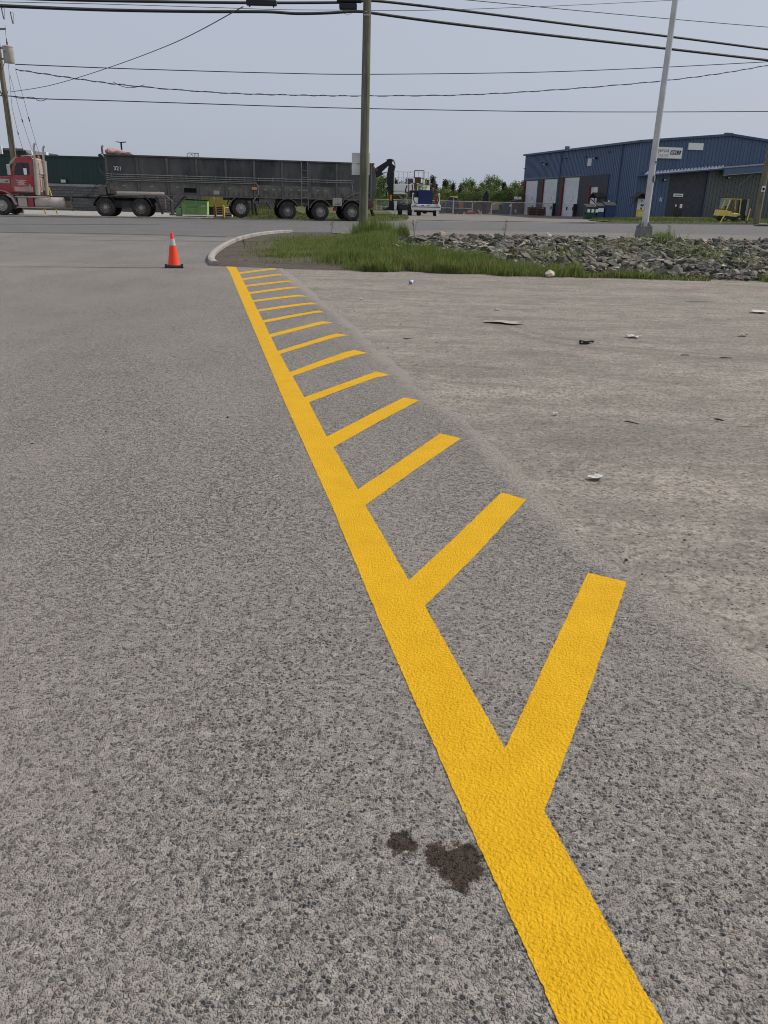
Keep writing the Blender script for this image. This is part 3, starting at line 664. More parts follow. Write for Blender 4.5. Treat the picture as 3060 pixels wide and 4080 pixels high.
# rocks
def rock_verts(sz, n_=11):
    bm = bmesh.new(); fx, fy, fz_ = random.uniform(.85, 1.6), random.uniform(.6, 1.05), random.uniform(.28, .6)
    for _ in range(n_):
        p = Vector((random.gauss(0, 1), random.gauss(0, 1), random.gauss(0, 1))).normalized()*random.uniform(.82, 1.)
        bm.verts.new((p.x*fx*sz, p.y*fy*sz, p.z*fz_*sz))
    r_ = bmesh.ops.convex_hull(bm, input=bm.verts)
    bmesh.ops.delete(bm, geom=list(set([g for g in r_['geom_interior']+r_['geom_unused'] if isinstance(g, bmesh.types.BMVert)])), context='VERTS')
    bm.verts.index_update(); v = [p.co.copy() for p in bm.verts]; f = [tuple(q.index for q in p.verts) for p in bm.faces]; bm.free(); return v, f
random.seed(11)
protos = [rock_verts(1) for _ in range(18)]
pm_ = []
for v, f in protos:
    mm = MB(); mm.add(v, f); me = bpy.data.meshes.new('rock'); me.from_pydata(mm.v, [], mm.f); me.update(); me.materials.append(Mt['rock']); pm_.append(me)
spots = []
tries = 0
cell = {}
while tries < 160000 and len(spots) < 9500:
    tries += 1
    y = random.uniform(17.7, 25.6); x = random.uniform(-.4, 15.5)
    lim = 3.3-1.15*(y-18) if y < 21 else -.2
    if x < lim+.5*nz(x, y, .9, 9): continue
    if y > 24.6+.7*nz(x, 1, .5): continue
    if abs(x-8.7) < .55 and y > 24.3: continue
    if y < 17.85+.25*nz(x, 7, .6): continue
    r_ = min(.22, .056+.07*random.random()+.1*random.random()**5)
    ok = True; ci, cj = int(x/.4), int(y/.4)
    for a in (-1, 0, 1):
        for b_ in (-1, 0, 1):
            for (xx, yy, rr) in cell.get((ci+a, cj+b_), ()):
                if (xx-x)**2+(yy-y)**2 < (.5*(rr+r_))**2: ok = False
    if not ok: continue
    cell.setdefault((ci, cj), []).append((x, y, r_)); spots.append((x, y, r_))
vis = [s_ for s_ in spots if s_[0] < .52*s_[1]+.3]
vis.sort(key=lambda s_: -s_[2]/s_[1])
big, small = vis[:300], vis[300:]+[s_ for s_ in spots if not s_[0] < .52*s_[1]+.3]
for i, (x, y, r_) in enumerate(big):
    o = bpy.data.objects.new('rock', pm_[i % 18]); COL.objects.link(o)
    o.location = (x, y, he(x, y)+r_*.3+.05*random.random()); o.scale = (r_, r_, r_); o.rotation_euler = (random.uniform(-.4, 1.1), random.uniform(-.6, .6), random.uniform(0, 6.28))
    tag(o, 'angular grey riprap rock lying loose in the rock bank below the road', 'rock', 'riprap rocks on the bank below the road')
V = []; F = []; Hh = []
for (x, y, r_) in small:
    v, f = random.choice(protos); mm = Matrix.Translation((x, y, he(x, y)+r_*.25+.04*random.random())) @ Matrix.Rotation(random.uniform(0, 6.28), 4, 'Z') @ Matrix.Rotation(random.uniform(-.6, .8), 4, 'X') @ Matrix.Scale(r_, 4)
    o_ = len(V); V += [tuple(mm @ p) for p in v]; F += [tuple(o_+i for i in q) for q in f]; Hh += [random.random()]*len(v)
for _ in range(1500):                     # chips along the crest and between
    y = random.uniform(24, 27.5) if random.random() < .6 else random.uniform(18.2, 25); x = random.uniform(.8, 16); r_ = random.uniform(.018, .055)
    v, f = random.choice(protos); mm = Matrix.Translation((x, y, he(x, y)+r_*.3)) @ Matrix.Rotation(random.uniform(0, 6.28), 4, 'Z') @ Matrix.Scale(r_, 4)
    o_ = len(V); V += [tuple(mm @ p) for p in v]; F += [tuple(o_+i for i in q) for q in f]; Hh += [random.random()]*len(v)
me = bpy.data.meshes.new('rock_rubble'); me.from_pydata(V, [], F); me.update(); me.materials.append(Mt['rock_stuff']); hue_attr(me, Hh)
o = bpy.data.objects.new('rock_rubble', me); COL.objects.link(o); tag(o, 'smaller grey rubble filling the rock bank below the road', 'rubble', kind='stuff')
gx, gy = G(2190, 1104); v, f = rock_verts(1, 26); mm = MB(); mm.add(v, f, Matrix.Diagonal((.085, .09, .17, 1)))
tag(mm.build('rock', Mt['cream'], None, (gx, gy, he(gx, gy)+.07), .4), 'pale cream rock at the foot of the rock bank', 'rock', 'riprap rocks on the bank below the road')
gx, gy = G(2615, 1075); v, f = rock_verts(1); mm = MB(); mm.add(v, f, Matrix.Diagonal((.26, .2, .1, 1)))
tag(mm.build('rock', Mt['coping'], None, (gx, gy, he(gx, gy)+.12), .1), 'large flat pale grey slab among the rocks below the lamp post', 'rock', 'riprap rocks on the bank below the road')
# loose pebbles on gravel and asphalt
V = []; F = []; Hh = []
octa = [(1, 0, 0), (0, 1, 0), (-1, 0, 0), (0, -1, 0), (0, 0, .7), (0, 0, -.7)]; of = [(0, 1, 4), (1, 2, 4), (2, 3, 4), (3, 0, 4), (1, 0, 5), (2, 1, 5), (3, 2, 5), (0, 3, 5)]
def edgex(y):
    for i in range(len(EDGE)-1):
        if EDGE[i][1] <= y <= EDGE[i+1][1]: return EDGE[i][0]+(EDGE[i+1][0]-EDGE[i][0])*(y-EDGE[i][1])/(EDGE[i+1][1]-EDGE[i][1])
    return -2.4
for _ in range(5500):
    y = 1.6+16*random.random()**1.25
    if random.random() < .9:
        x = edgex(y)+.1+abs(random.gauss(0, 1))*(1.0+.28*y)
        if nz(x*.6, y*1.5, 1., 2) < random.uniform(-.5, .45): continue
    else:
        x = edgex(y)-random.uniform(0, 1+.4*y)
        if y < 4: continue
    r_ = random.uniform(.002, .0048)*(1+.04*y) if random.random() < .975 else random.uniform(.005, .011)
    mm = Matrix.Translation((x, y, r_*.4)) @ Matrix.Rotation(random.uniform(0, 6.28), 4, 'Z') @ Matrix.Rotation(random.uniform(-.5, .5), 4, 'X') @ Matrix.Diagonal((r_*random.uniform(.7, 1.5), r_, r_*random.uniform(.6, 1), 1))
    o_ = len(V); V += [tuple(mm @ (Vector(p)*random.uniform(.75, 1.15))) for p in octa]; F += [tuple(o_+i for i in q) for q in of]; Hh += [random.random()**1.6]*6
me = bpy.data.meshes.new('loose_pebbles'); me.from_pydata(V, [], F); me.update(); me.materials.append(Mt['pebble']); hue_attr(me, Hh)
o = bpy.data.objects.new('loose_pebbles', me); COL.objects.link(o); tag(o, 'small dark pebbles scattered over the gravel lot', 'pebbles', kind='stuff')
# ------------------------------------------------------------------ writing
def text(name, body, mat, parent, x, z, y, wdt, hgt, rz=0, shear=0, face='-y'):
    cu = bpy.data.curves.new('t', 'FONT'); cu.body = body; cu.extrude = .004; cu.shear = shear
    o = bpy.data.objects.new('t', cu); COL.objects.link(o); bpy.context.view_layer.update()
    me = bpy.data.meshes.new_from_object(o.evaluated_get(bpy.context.evaluated_depsgraph_get())); bpy.data.objects.remove(o); bpy.data.curves.remove(cu)
    vx = [v.co.x for v in me.vertices]; vy = [v.co.y for v in me.vertices]; sx = wdt/(max(vx)-min(vx)); sy = hgt/(max(vy)-min(vy)); a, b_ = min(vx), min(vy)
    for v in me.vertices:
        u, t_, e = (v.co.x-a)*sx, (v.co.y-b_)*sy, v.co.z
        v.co = (x+u, y-e, z+t_) if face == '-y' else (y-e, x-u, z+t_)
    me.materials.clear(); me.materials.append(mat)
    n = bpy.data.objects.new(name, me); COL.objects.link(n); n.parent = parent
    return n
# ------------------------------------------------------------------ wheels
_wm = {}
def wheel(parent, s, y0, wd, z, r=.55, dual=False, style='steel', far=False, rimmat='rim'):
    key = (wd, r, dual, style, far, rimmat)
    if key not in _wm:
        T = MB(); mx = Matrix.Rotation(R(90), 4, 'X')          # lathe axis z -> -y ... outer face towards -y
        def tyre(a, b_):
            T.lathe([(r*.56, a), (r*.62, a+.005), (r*.86, a-.004), (r*.95, a+.02), (r*.985, a+.045), (r, (a+b_)/2-.03), (r, (a+b_)/2+.03), (r*.985, b_-.045), (r*.95, b_-.02), (r*.86, b_), (r*.62, b_), (r*.56, b_), (r*.56, a)], 40, Matrix.Rotation(R(-90), 4, 'X'), caps=False)
        if dual: tyre(0, wd*.47); tyre(wd*.53, wd)
        else: tyre(0, wd)
        t = T.build('wheel', Mt['tyre'], smooth=True); _wm[key] = [t.data]; bpy.data.objects.remove(t)
        Q = MB(); rx = Matrix.Rotation(R(-90), 4, 'X')
        a = wd-.012 if far else .012; sg = -1 if far else 1
        dd = .15 if dual else .02
        Q.lathe([(r*.60, a), (r*.565, a+sg*.0), (r*.54, a+sg*.03), (r*.5, a+sg*(dd+.02)), (r*.36, a+sg*dd), (r*.22, a+sg*dd), (r*.21, a+sg*dd)], 36, rx, caps=False)
        q = Q.build('rim', Mt[rimmat], smooth=True); _wm[key].append(q.data); bpy.data.objects.remove(q)
        Q = MB(); Q.lathe([(r*.215, a+sg*dd), (r*.20, a+sg*(dd-.07)), (r*.12, a+sg*(dd-.10)), (0.001, a+sg*(dd-.105))], 24, rx)
        for k in range(10):
            an = k*math.pi/5; Q.lathe([(.018, a+sg*dd), (.018, a+sg*(dd-.03)), (.0, a+sg*(dd-.035))], 8, Matrix.Translation((r*.30*math.cos(an), 0, r*.30*math.sin(an))) @ rx)
        q = Q.build('hub', Mt['rim'], smooth=True); _wm[key].append(q.data); bpy.data.objects.remove(q)
        Q = MB()
        for k in range(10):
            an = (k+.5)*math.pi/5; Q.lathe([(.028, a+sg*(dd+.012)), (.028, a+sg*(dd-.006)), (0, a+sg*(dd-.006))], 10, Matrix.Translation((r*.43*math.cos(an), 0, r*.43*math.sin(an))) @ rx)
        q = Q.build('hand_hole', Mt['frame_black']); _wm[key].append(q.data); bpy.data.objects.remove(q)
    ms = _wm[key]
    t = bpy.data.objects.new('wheel', ms[0]); COL.objects.link(t); t.parent = parent; t.location = (s, y0, z)
    for nm, me in (('rim', ms[1]), ('hub', ms[2]), ('hand_hole', ms[3])):
        if far and nm == 'hand_hole': continue
        q = bpy.data.objects.new(nm, me); COL.objects.link(q); q.parent = t
    return t
def arc_pts(cx_, cz, r, a0, a1, n=14): return [(cx_+r*math.cos(R(a0+(a1-a0)*i/n)), cz+r*math.sin(R(a0+(a1-a0)*i/n))) for i in range(n+1)]
def fender(parent, s, z, r, y0, y1, a0, a1, mat, name='fender', th=.03):
    P = arc_pts(s, z, r, a0, a1); Q = arc_pts(s, z, r-th, a0, a1); m = MB()
    for i in range(len(P)-1): m.prism([P[i], P[i+1], Q[i+1], Q[i]], y0, y1)
    # rolled outer lip
    m.tube([(p[0], y0, p[1]) for p in P], .022, 6)
    return m.build(name, mat, parent, smooth=True)
TO = (-16.96, 50.39, 0); TA = R(15.5)
# ------------------------------------------------------------------ semi tractor
tr = thing('semi_tractor', 'dusty red day cab truck tractor stopped on the road pulling the long black trailer', 'truck', (TO[0]+1.07*math.cos(TA)-.3*math.sin(TA)-1.18*math.cos(R(7.5))+.3*math.sin(R(7.5)), TO[1]+1.07*math.sin(TA)+.3*math.cos(TA)-1.18*math.sin(R(7.5))-.3*math.cos(R(7.5)), 0), R(7.5))
cabP = [(-5.16, 1.27), (-3.97, 1.27), (-3.86, 3.08), (-3.93, 3.2), (-4.62, 3.2), (-4.82, 3.12), (-5.03, 2.7), (-5.2, 2.2), (-5.22, 1.7)]
winP = [(-4.98, 2.22), (-4.90, 2.6), (-4.74, 2.88), (-4.08, 2.88), (-4.05, 2.75), (-4.09, 2.3), (-4.16, 2.21)]
m = MB(); m.plate(cabP, [winP], .22, .26); m.plate(cabP, [winP], 2.28, 2.32)
m.prism([(-4.62, 3.2), (-3.93, 3.2), (-3.93, 3.16), (-4.62, 3.16)], .26, 2.28); m.prism([(-4.62, 3.2), (-4.82, 3.12), (-4.82, 3.08), (-4.62, 3.16)], .26, 2.28)
m.prism([(-5.16, 1.27), (-3.97, 1.27), (-3.97, 1.33), (-5.16, 1.33)], .26, 2.28)
m.bx(-5.24, -5.1, .26, 2.28, 1.3, 2.2)
m.build('cab', Mt['red'], tr, bevel=.015)
MB().prism([(-3.99, 1.3), (-3.95, 1.3), (-3.845, 3.1), (-3.89, 3.17)], .26, 2.28).build('rear_wall', Mt['red_dusty'], tr)
rw = MB()
for (y0, y1, z0, z1) in ((.5, 1.15, 2.3, 2.95), (1.3, 2.1, 2.3, 2.95), (.5, 2.1, 2.18, 2.24), (.5, .62, 1.4, 2.1), (.8, .9, 1.4, 2.1), (1.1, 1.2, 1.4, 2.1), (1.45, 1.55, 1.4, 2.1), (1.95, 2.1, 1.4, 2.1)): rw.bx(-3.95+.058*(z0-1.3), -3.9+.058*(z1-1.3), y0, y1, z0, z1)
rw.build('rear_panel', Mt['alu'], tr, bevel=.01)
d = MB().plate([(-5.08, 1.33), (-4.02, 1.33), (-3.95, 3.0), (-4.06, 3.06), (-4.7, 3.06), (-4.88, 2.82), (-5.06, 2.3)], [winP], .205, .22).build('door', Mt['red'], tr)
MB().plate([(-5.07, 1.335), (-4.025, 1.335), (-4.015, 1.58), (-4.3, 1.62), (-4.7, 1.56), (-5.07, 1.6)], [], .203, .205).build('mud_film', Mt['red_dusty'], d)
MB().bx(-4.2, -4.13, .17, .205, 1.5, 1.72).build('handle', Mt['chrome'], d, bevel=.01)
MB().plate(winP, [], .235, .243).build('window', Mt['glass'], d)
# scripted lettering on the door, too small to read: pale strokes
lt = MB()
P = [(-4.93+.024*i, .2, 1.93+.03*math.sin(i*1.9)*(.5+.5*math.sin(i*.6))+(.02 if i in (0, 1, 13, 14) else 0)) for i in range(26)]
lt.tube(P, .011, 5)
for (x0, x1, z0) in ((-4.75, -4.5, 1.865), (-4.88, -4.4, 1.80), (-4.78, -4.5, 1.735), (-4.85, -4.38, 1.675)):
    x = x0
    while x < x1: wd = random.uniform(.02, .05); lt.bx(x, x+wd, .199, .204, z0, z0+.03); x += wd+.016
lt.build('lettering', Mt['white_text'], d)
m = MB(); m.prism([(-5.0, 2.85), (-5.28, 2.72), (-5.1, 2.98), (-4.82, 3.2), (-4.75, 3.2)], .28, 2.26); m.build('sun_visor', Mt['alu'], tr)
MB().prism([(-5.04, 2.66), (-5.2, 2.22), (-5.24, 2.22), (-5.08, 2.7)], .32, 2.22).build('windshield', Mt['glass'], tr)
MB().prism([(-7.5, 1.1), (-5.22, 1.2), (-5.22, 2.17), (-6.2, 2.1), (-7.35, 1.9), (-7.55, 1.7)], .5, 2.05).build('hood', Mt['red'], tr, bevel=.06)
MB().bx(-7.66, -7.56, .6, 1.95, .85, 1.8).build('grille', Mt['chrome'], tr); MB().bx(-7.85, -7.6, .15, 2.4, .45, .8).build('bumper', Mt['chrome'], tr, bevel=.04)
for yy in (.3, 2.25): MB().lathe([(.1, -.06), (.1, .04), (.0, .06)], 16, Matrix.Translation((-7.45, yy, 1.2)) @ Matrix.Rotation(R(-90), 4, 'Y')).build('headlight', Mt['reflect'], tr)
bd = MB().bx(-6.1, -5.35, .46, .5, 1.76, 2.0).build('badge', Mt['alu'], tr)
tag(bd, 'silver badge with a dark bird mark')
MB().plate([(-5.62, 1.90), (-5.53, 1.86), (-5.42, 1.95), (-5.47, 1.86), (-5.50, 1.82), (-5.58, 1.83)], [], .452, .46).build('emblem', Mt['dark_text'], bd)
f1 = fender(tr, -5.86, .58, .78, .06, .55, 8, 172, Mt['red_dusty']); fender(tr, -5.86, .58, .78, 2.0, 2.5, 8, 172, Mt['red_dusty'])
MB().prism([(-5.5, 1.2), (-5.2, 1.05), (-5.0, .6), (-5.12, .6), (-5.3, .95), (-5.55, 1.1)], .08, .5).build('fender_skirt', Mt['alu'], tr)
for yy in (.05, 2.25): wheel(tr, -5.86, yy, .3, .55, rimmat='rim', far=yy > 1)
for ss_ in (.03, 2.1):
    wheel(tr, ss_, 0, .58, .55, dual=True, rimmat='rim_dark'); wheel(tr, ss_, 2.0, .58, .55, dual=True, far=True, rimmat='rim_dark')
for ss_ in (.03, 2.1): MB().tube([(ss_, .3, .55), (ss_, 2.3, .55)], .1, 10).build('axle', Mt['frame_black'], tr)
MB().bx(-7.5, 2.9, .85, .95, .86, 1.1).bx(-7.5, 2.9, 1.65, 1.75, .86, 1.1).build('chassis_rail', Mt['frame_black'], tr)
MB().bx(-1.9, -.5, .5, 2.1, .86, 1.02).build('deck_plate', Mt['dusty_steel'], tr)
MB().bx(-1.98, -1.9, .25, .4, .3, 1.1).bx(-1.98, -.55, .25, .33, .72, .82).build('rear_bracket', Mt['dusty_steel'], tr)
m = MB(); m.bx(-.2, 2.5, .6, 2.0, 1.02, 1.12); m.bx(.2, 1.9, .3, 2.3, .55, .95); m.build('fifth_wheel_frame', Mt['frame_black'], tr)
fender(tr, .03, .56, .68, .02, .6, 30, 175, Mt['frame_black']); fender(tr, 2.1, .56, .68, .02, .6, 5, 75, Mt['frame_black'])
MB().prism([(.3, 1.15), (1.85, 1.15), (1.9, 1.19), (.25, 1.19)], .02, .6).build('deck_fender', Mt['frame_black'], tr)
# fuel tank, steps, rails
rx = Matrix.Rotation(R(90), 4, 'Y')
MB().lathe([(.0, -4.02), (.31, -4.0), (.335, -3.96), (.335, -2.42), (.31, -2.38), (0, -2.36)], 28, Matrix.Translation((0, .42, .71)) @ rx).build('fuel_tank', Mt['alu'], tr, smooth=True)
MB().lathe([(.0, -4.02), (.31, -4.0), (.335, -3.96), (.335, -2.42), (.31, -2.38), (0, -2.36)], 28, Matrix.Translation((0, 2.1, .71)) @ rx).build('fuel_tank', Mt['alu'], tr, smooth=True)
MB().bx(-4.95, -4.45, .12, .6, .5, 1.0).build('step_box', Mt['alu'], tr, bevel=.02)
MB().bx(-4.4, -4.1, .2, .6, .5, 1.0).build('battery_box', Mt['red'], tr)
MB().tube([(-5.05, .1, 1.04), (-3.1, .1, 1.04)], .04, 8).tube([(-5.05, .1, .46), (-3.0, .1, .46)], .035, 8).tube([(-3.1, .12, 1.04), (-3.1, .3, .95)], .03, 6).build('step_rail', Mt['alu'], tr, smooth=True)
MB().bx(-4.9, -3.9, .28, 2.2, 1.12, 1.27).build('cab_mount', Mt['frame_black'], tr)
# exhaust stacks with guards
for yy, top, nm in ((.28, 3.95, 1), (2.2, 3.9, 2)):
    q = MB().tube([(-3.80, yy, 1.15), (-3.72, yy, 3.4), (-3.70, yy, top-.25), (-3.68, yy, top-.1), (-3.6, yy+.02, top)], .062, 14, False).build('exhaust_stack', Mt['chrome'], tr, smooth=True)
    MB().tube([(-3.80, yy-.02, 1.15), (-3.715, yy-.02, 3.0), (-3.70, yy, 3.06)], .135, 16).build('heat_guard', Mt['alu'], q, smooth=True)
    MB().lathe([(.001, 0), (.055, 0)], 14, Matrix.Translation((-3.607, yy+.018, top-.012)) @ Matrix.Rotation(R(38), 4, 'Y')).build('exhaust_mouth', Mt['frame_black'], q)
mr = MB().bx(-5.3, -5.1, .02, .1, 2.2, 2.78).build('mirror', Mt['chrome'], tr, bevel=.03); MB().tube([(-5.15, .22, 2.72), (-5.2, .06, 2.74)], .015, 6).tube([(-5.3, .25, 2.18), (-5.2, .06, 2.25)], .015, 6).build('mirror_arm', Mt['chrome'], mr)
mr = MB().bx(-4.42, -4.24, .19, .2, 2.25, 2.6).build('mirror', Mt['sign'], tr, bevel=.02); MB().tube([(-4.33, .195, 2.6), (-4.5, .21, 2.9)], .012, 6).build('mirror_arm', Mt['frame_black'], mr)
for x in (-4.15, -3.72):
    MB().lathe([(.055, 0), (.05, .1), (.001, .12)], 12, Matrix.Translation((x, .55 if x < -4 else 1.1, 3.2))).build('beacon', Mt['amber'], tr, smooth=True)
MB().bx(-4.3, -3.95, .25, .6, 3.12, 3.26).build('roof_box', Mt['dusty_steel'], tr); MB().tube([(-4.7, .4, 3.18), (-4.72, .4, 3.75)], .008, 5).build('antenna', Mt['frame_black'], tr)
MB().tube([(-4.6, .7, 3.25), (-3.9, .7, 3.27)], [.03, .07], 10).build('air_horn', Mt['chrome'], tr)
def coil(p, q, r_, n_, sag=.2):
    p, q = Vector(p), Vector(q); return [p.lerp(q, i/(n_*8))+Vector((0, r_*math.cos(i*math.pi/4), r_*math.sin(i*math.pi/4)-sag*4*(i/(n_*8))*(1-i/(n_*8)))) for i in range(n_*8+1)]
for k in range(3): MB().tube(coil((-1.4+.06*k, .8+.2*k, 1.15), (-.35, .9+.15*k, 2.35-.1*k), .045, 10, .35), .012, 5).build('air_hose', Mt['hose'], tr)
MB().tube([(-2.2, .6, 1.05), (-1.6, .7, 1.5), (-1.1, .7, 1.25), (-.6, .7, 1.1), (-.3, .7, 1.3)], .012, 5).build('air_hose', Mt['hose'], tr)
for ss_ in (2.95,): MB().prism([(ss_, 1.2), (ss_+.06, 1.2), (ss_+.4, .25), (ss_+.34, .22)], .05, .6).build('mudflap', Mt['frame_black'], tr)
# ------------------------------------------------------------------ dump trailer
tl = thing('dump_trailer', 'long dusty black steel gravel trailer numbered 321 standing behind the red tractor', 'trailer', TO, TA)
m = MB(); m.bx(.12, 16.4, .09, .13, 1.32, 3.38); m.bx(.12, 16.4, 2.45, 2.49, 1.32, 3.38); m.bx(.12, .16, .13, 2.45, 1.32, 3.38); m.bx(16.36, 16.4, .13, 2.45, 1.32, 3.3); m.bx(.16, 16.36, .13, 2.45, 1.6, 1.64)
m.build('hopper_body', Mt['black_steel'], tl)
for k in range(10):
    s0 = .2+1.722*k
    for y0 in (0, 2.492): MB().bx(s0-.07, s0+.07, y0, y0+.088, 1.34, 3.36).build('rib', Mt['rib_steel'], tl, bevel=.01)
m = MB(); m.bx(.08, 16.42, -.03, .16, 3.382, 3.48); m.bx(.08, 16.42, 2.42, 2.6, 3.382, 3.48); m.build('top_rail', Mt['black_steel'], tl, bevel=.02)
m = MB(); m.bx(.5, 16.4, .0, .086, 1.26, 1.338); m.bx(.5, 16.4, 2.5, 2.58, 1.26, 1.338); m.build('bottom_rail', Mt['dusty_steel'], tl)
m = MB()
for k in range(9):                       # dusty lower panels with small gussets
    s0 = .27+1.722*k; m.bx(s0+.01, s0+1.57, .07, .088, 1.345, 2.02)
m.build('lower_panel', Mt['dusty_steel'], tl)
m = MB()
for k in range(30): x = 7.2+.31*k; m.prism([(x, 1.345), (x+.02, 1.345), (x+.01, 1.6)], .02, .07)
m.build('gussets', Mt['dusty_steel'], tl)
m = MB()
for z, x1 in ((2.40, 15.0), (2.28, 15.0), (2.17, 8.95), (2.08, 8.95)): m.tube([(.1, -.02, z+.04), (.4, -.05, z), (x1, -.05, z)], .022, 7)
for k in range(18): x = .45+.86*k; m.bx(x-.015, x+.015, -.06, 0, 2.22, 2.46)
m.tube([(8.9, -.05, 2.08), (9.0, -.05, 2.0), (9.02, -.05, 1.5), (8.7, -.03, 1.1), (8.75, 0, .95)], .03, 7); m.tube([(14.95, -.05, 2.3), (15.0, -.04, 1.9), (15.1, -.02, 1.5)], .025, 7)
m.build('pipe_run', Mt['pipe'], tl, smooth=True)
for k in range(3): MB().tube([(.12, 0, 2.4-.12*k), (-.12-.04*k, .1, 2.55), (-.2, .3, 2.75+.05*k), (-.08, .5, 2.85)], .02, 6).build('hose', Mt['hose'], tl)
lad = MB(); lad.tube([(11.72, -.06, 3.4), (11.72, -.06, .75)], .022, 7).tube([(12.13, -.06, 3.4), (12.13, -.06, .62)], .022, 7)
for z in (2.9, 2.52, 2.15, 1.75, 1.36, .98): lad.tube([(11.72, -.06, z), (12.13, -.06, z)], .018, 6)
lad.build('ladder', Mt['pipe'], tl)
# front end: gooseneck, kingpin box, winch, tarp
MB().prism([(-.3, 1.55), (.1, 1.75), (.5, 1.6), (.6, 1.25), (.1, 1.2), (-.3, 1.35)], .4, 2.2).build('gooseneck', Mt['dusty_steel'], tl)
MB().prism([(-.35, 1.72), (0, 1.82), (.05, 1.3), (-.1, 1.25), (-.35, 1.45)], .1, .3).build('tow_lug', Mt['dusty_steel'], tl)
MB().tube([(.1, .02, 1.85), (.3, 0, 2.0), (.35, .02, 1.6)], .06, 8).bx(.1, .5, .0, .2, 1.55, 1.9).bx(.5, 1.6, .02, .14, 1.5, 1.62).build('valve_block', Mt['dusty_steel'], tl)
ct = MB().lathe([(0, .62), (.11, .63), (.12, .66), (.12, 3.35), (.11, 3.38), (0, 3.39)], 18, Matrix.Translation((0, -.02, 1.37)) @ rx).build('ram_cylinder', Mt['alu'], tl, smooth=True)
MB().bx(.5, .6, -.08, .0, 1.4, 1.5).build('marker_light', Mt['redlens'], tl)
MB().tube([(-.1, -.05, 3.38), (-.1, 2.6, 3.38)], .1, 14).build('tarp_roller', Mt['frame_black'], tl, smooth=True)
m = MB(); m.tube([(.18, .3, 3.64), (.35, .3, 3.65), (.7, .42, 3.6), (1.0, .3, 3.58), (1.35, .4, 3.57), (1.6, .34, 3.54), (1.75, .4, 3.49)], [.04, .15, .1, .14, .08, .11, .03], 9)
m.tube([(.18, 1.3, 3.64), (.4, 1.2, 3.66), (1.0, 1.4, 3.6), (1.6, 1.3, 3.54)], [.1, .22, .2, .08], 12); m.build('tarp', Mt['tarp'], tl, smooth=True)
MB().tube([(.05, .05, 3.45), (.05, .05, 3.85), (.1, .1, 3.9)], .06, 8).build('tarp_post', Mt['dusty_steel'], tl)
text('lettering', '321', Mt['sign'], tl, .6, 2.62, .085, .38, .21)
wo_ = MB(); wo_.bx(4.55, 5.28, .06, .069, 1.48, 1.74); wo_.build('inspection_opening', Mt['hole'], tl)  # black sheet on the panel, painting the shade inside the opening
m = MB(); m.bx(4.5, 5.33, .045, .068, 1.74, 1.8).bx(4.5, 4.55, .045, .068, 1.44, 1.74).bx(5.28, 5.33, .045, .068, 1.44, 1.74).bx(4.5, 5.33, .045, .068, 1.43, 1.48).build('opening_frame', Mt['dusty_steel'], tl)
MB().bx(6.3, 6.65, .05, .068, 1.42, 1.64).build('placard', Mt['alu'], tl)
MB().bx(8.62, 8.92, -.1, .0, 1.72, 1.88).build('marker_light', Mt['amber'], tl, bevel=.02)
m = MB()
for x in (1.0, 2.6, 4.1, 6.6, 7.2, 9.4, 9.9, 10.35, 11.0, 11.5, 12.0, 12.7, 13.2): m.bx(x, x+.17, .06, .069, 1.76, 1.80)
m.build('reflective_strip', Mt['alu'], tl)
# landing gear
lg = MB(); lg.bx(3.72, 3.86, .1, .24, .22, 1.33).bx(3.6, 4.0, .05, .3, .17, .22).bar((3.9, .17, .42), (4.7, .17, 1.3), .09).build('landing_leg', Mt['dusty_steel'], tl)
lg = MB(); lg.bx(3.72, 3.86, 2.3, 2.44, .22, 1.33).bx(3.6, 4.0, 2.25, 2.5, .17, .22).bar((3.9, 2.37, .42), (4.7, 2.37, 1.3), .09).build('landing_leg', Mt['dusty_steel'], tl)
MB().tube([(3.05, .02, 1.5), (3.5, .0, 1.25), (3.85, 0, .95)], .03, 6).tube([(3.4, .02, 1.15), (3.42, .02, .55)], .02, 6).build('crank_handle', Mt['alu'], tl); MB().bx(3.34, 3.42, .01, .06, .5, 1.2).build('strap', Mt['rust'], tl)
# axles and suspension
MB().prism([(7.0, 1.26), (16.3, 1.26), (16.3, .95), (15.5, .85), (10.2, .85), (9.7, 1.05), (9.2, 1.1), (7.0, 1.1)], .62, .76).prism([(7.0, 1.26), (16.3, 1.26), (16.3, .95), (15.5, .85), (10.2, .85), (9.7, 1.05), (9.2, 1.1), (7.0, 1.1)], 1.8, 1.94).build('subframe', Mt['dusty_steel'], tl)
MB().prism([(9.4, 1.26), (10.1, 1.26), (9.95, .7), (9.8, .62)], .1, .6).build('bracket', Mt['dusty_steel'], tl)
for ss_, z, st in ((7.92, .64, 'rim'), (10.84, .55, 'rim_dark'), (12.93, .55, 'rim'), (14.99, .55, 'rim')):
    dual = ss_ > 8
    wheel(tl, ss_, 0 if dual else .06, .58 if dual else .38, z, dual=dual, rimmat=st); wheel(tl, ss_, 2.0 if dual else 2.14, .58 if dual else .38, z, dual=dual, far=True, rimmat=st)
    MB().tube([(ss_, .3, z), (ss_, 2.3, z)], .08, 10).build('axle', Mt['frame_black'], tl)
    fender(tl, ss_, z+.02, .70 if dual else .68, .0, .6, 20 if dual else 70, 165 if dual else 170, Mt['dusty_steel']); fender(tl, ss_, z+.02, .70, 1.98, 2.58, 20, 165, Mt['dusty_steel'])
MB().bx(7.9, 8.65, .0, .6, 1.30, 1.33).bx(8.62, 8.68, .02, .5, .3, 1.2).prism([(8.72, 1.2), (8.78, 1.2), (8.95, .3), (8.88, .28)], .02, .5).build('mudflap', Mt['frame_black'], tl)
MB().bx(9.05, 9.5, .1, .5, .95, 1.24).build('tool_box', Mt['dusty_steel'], tl, bevel=.02)
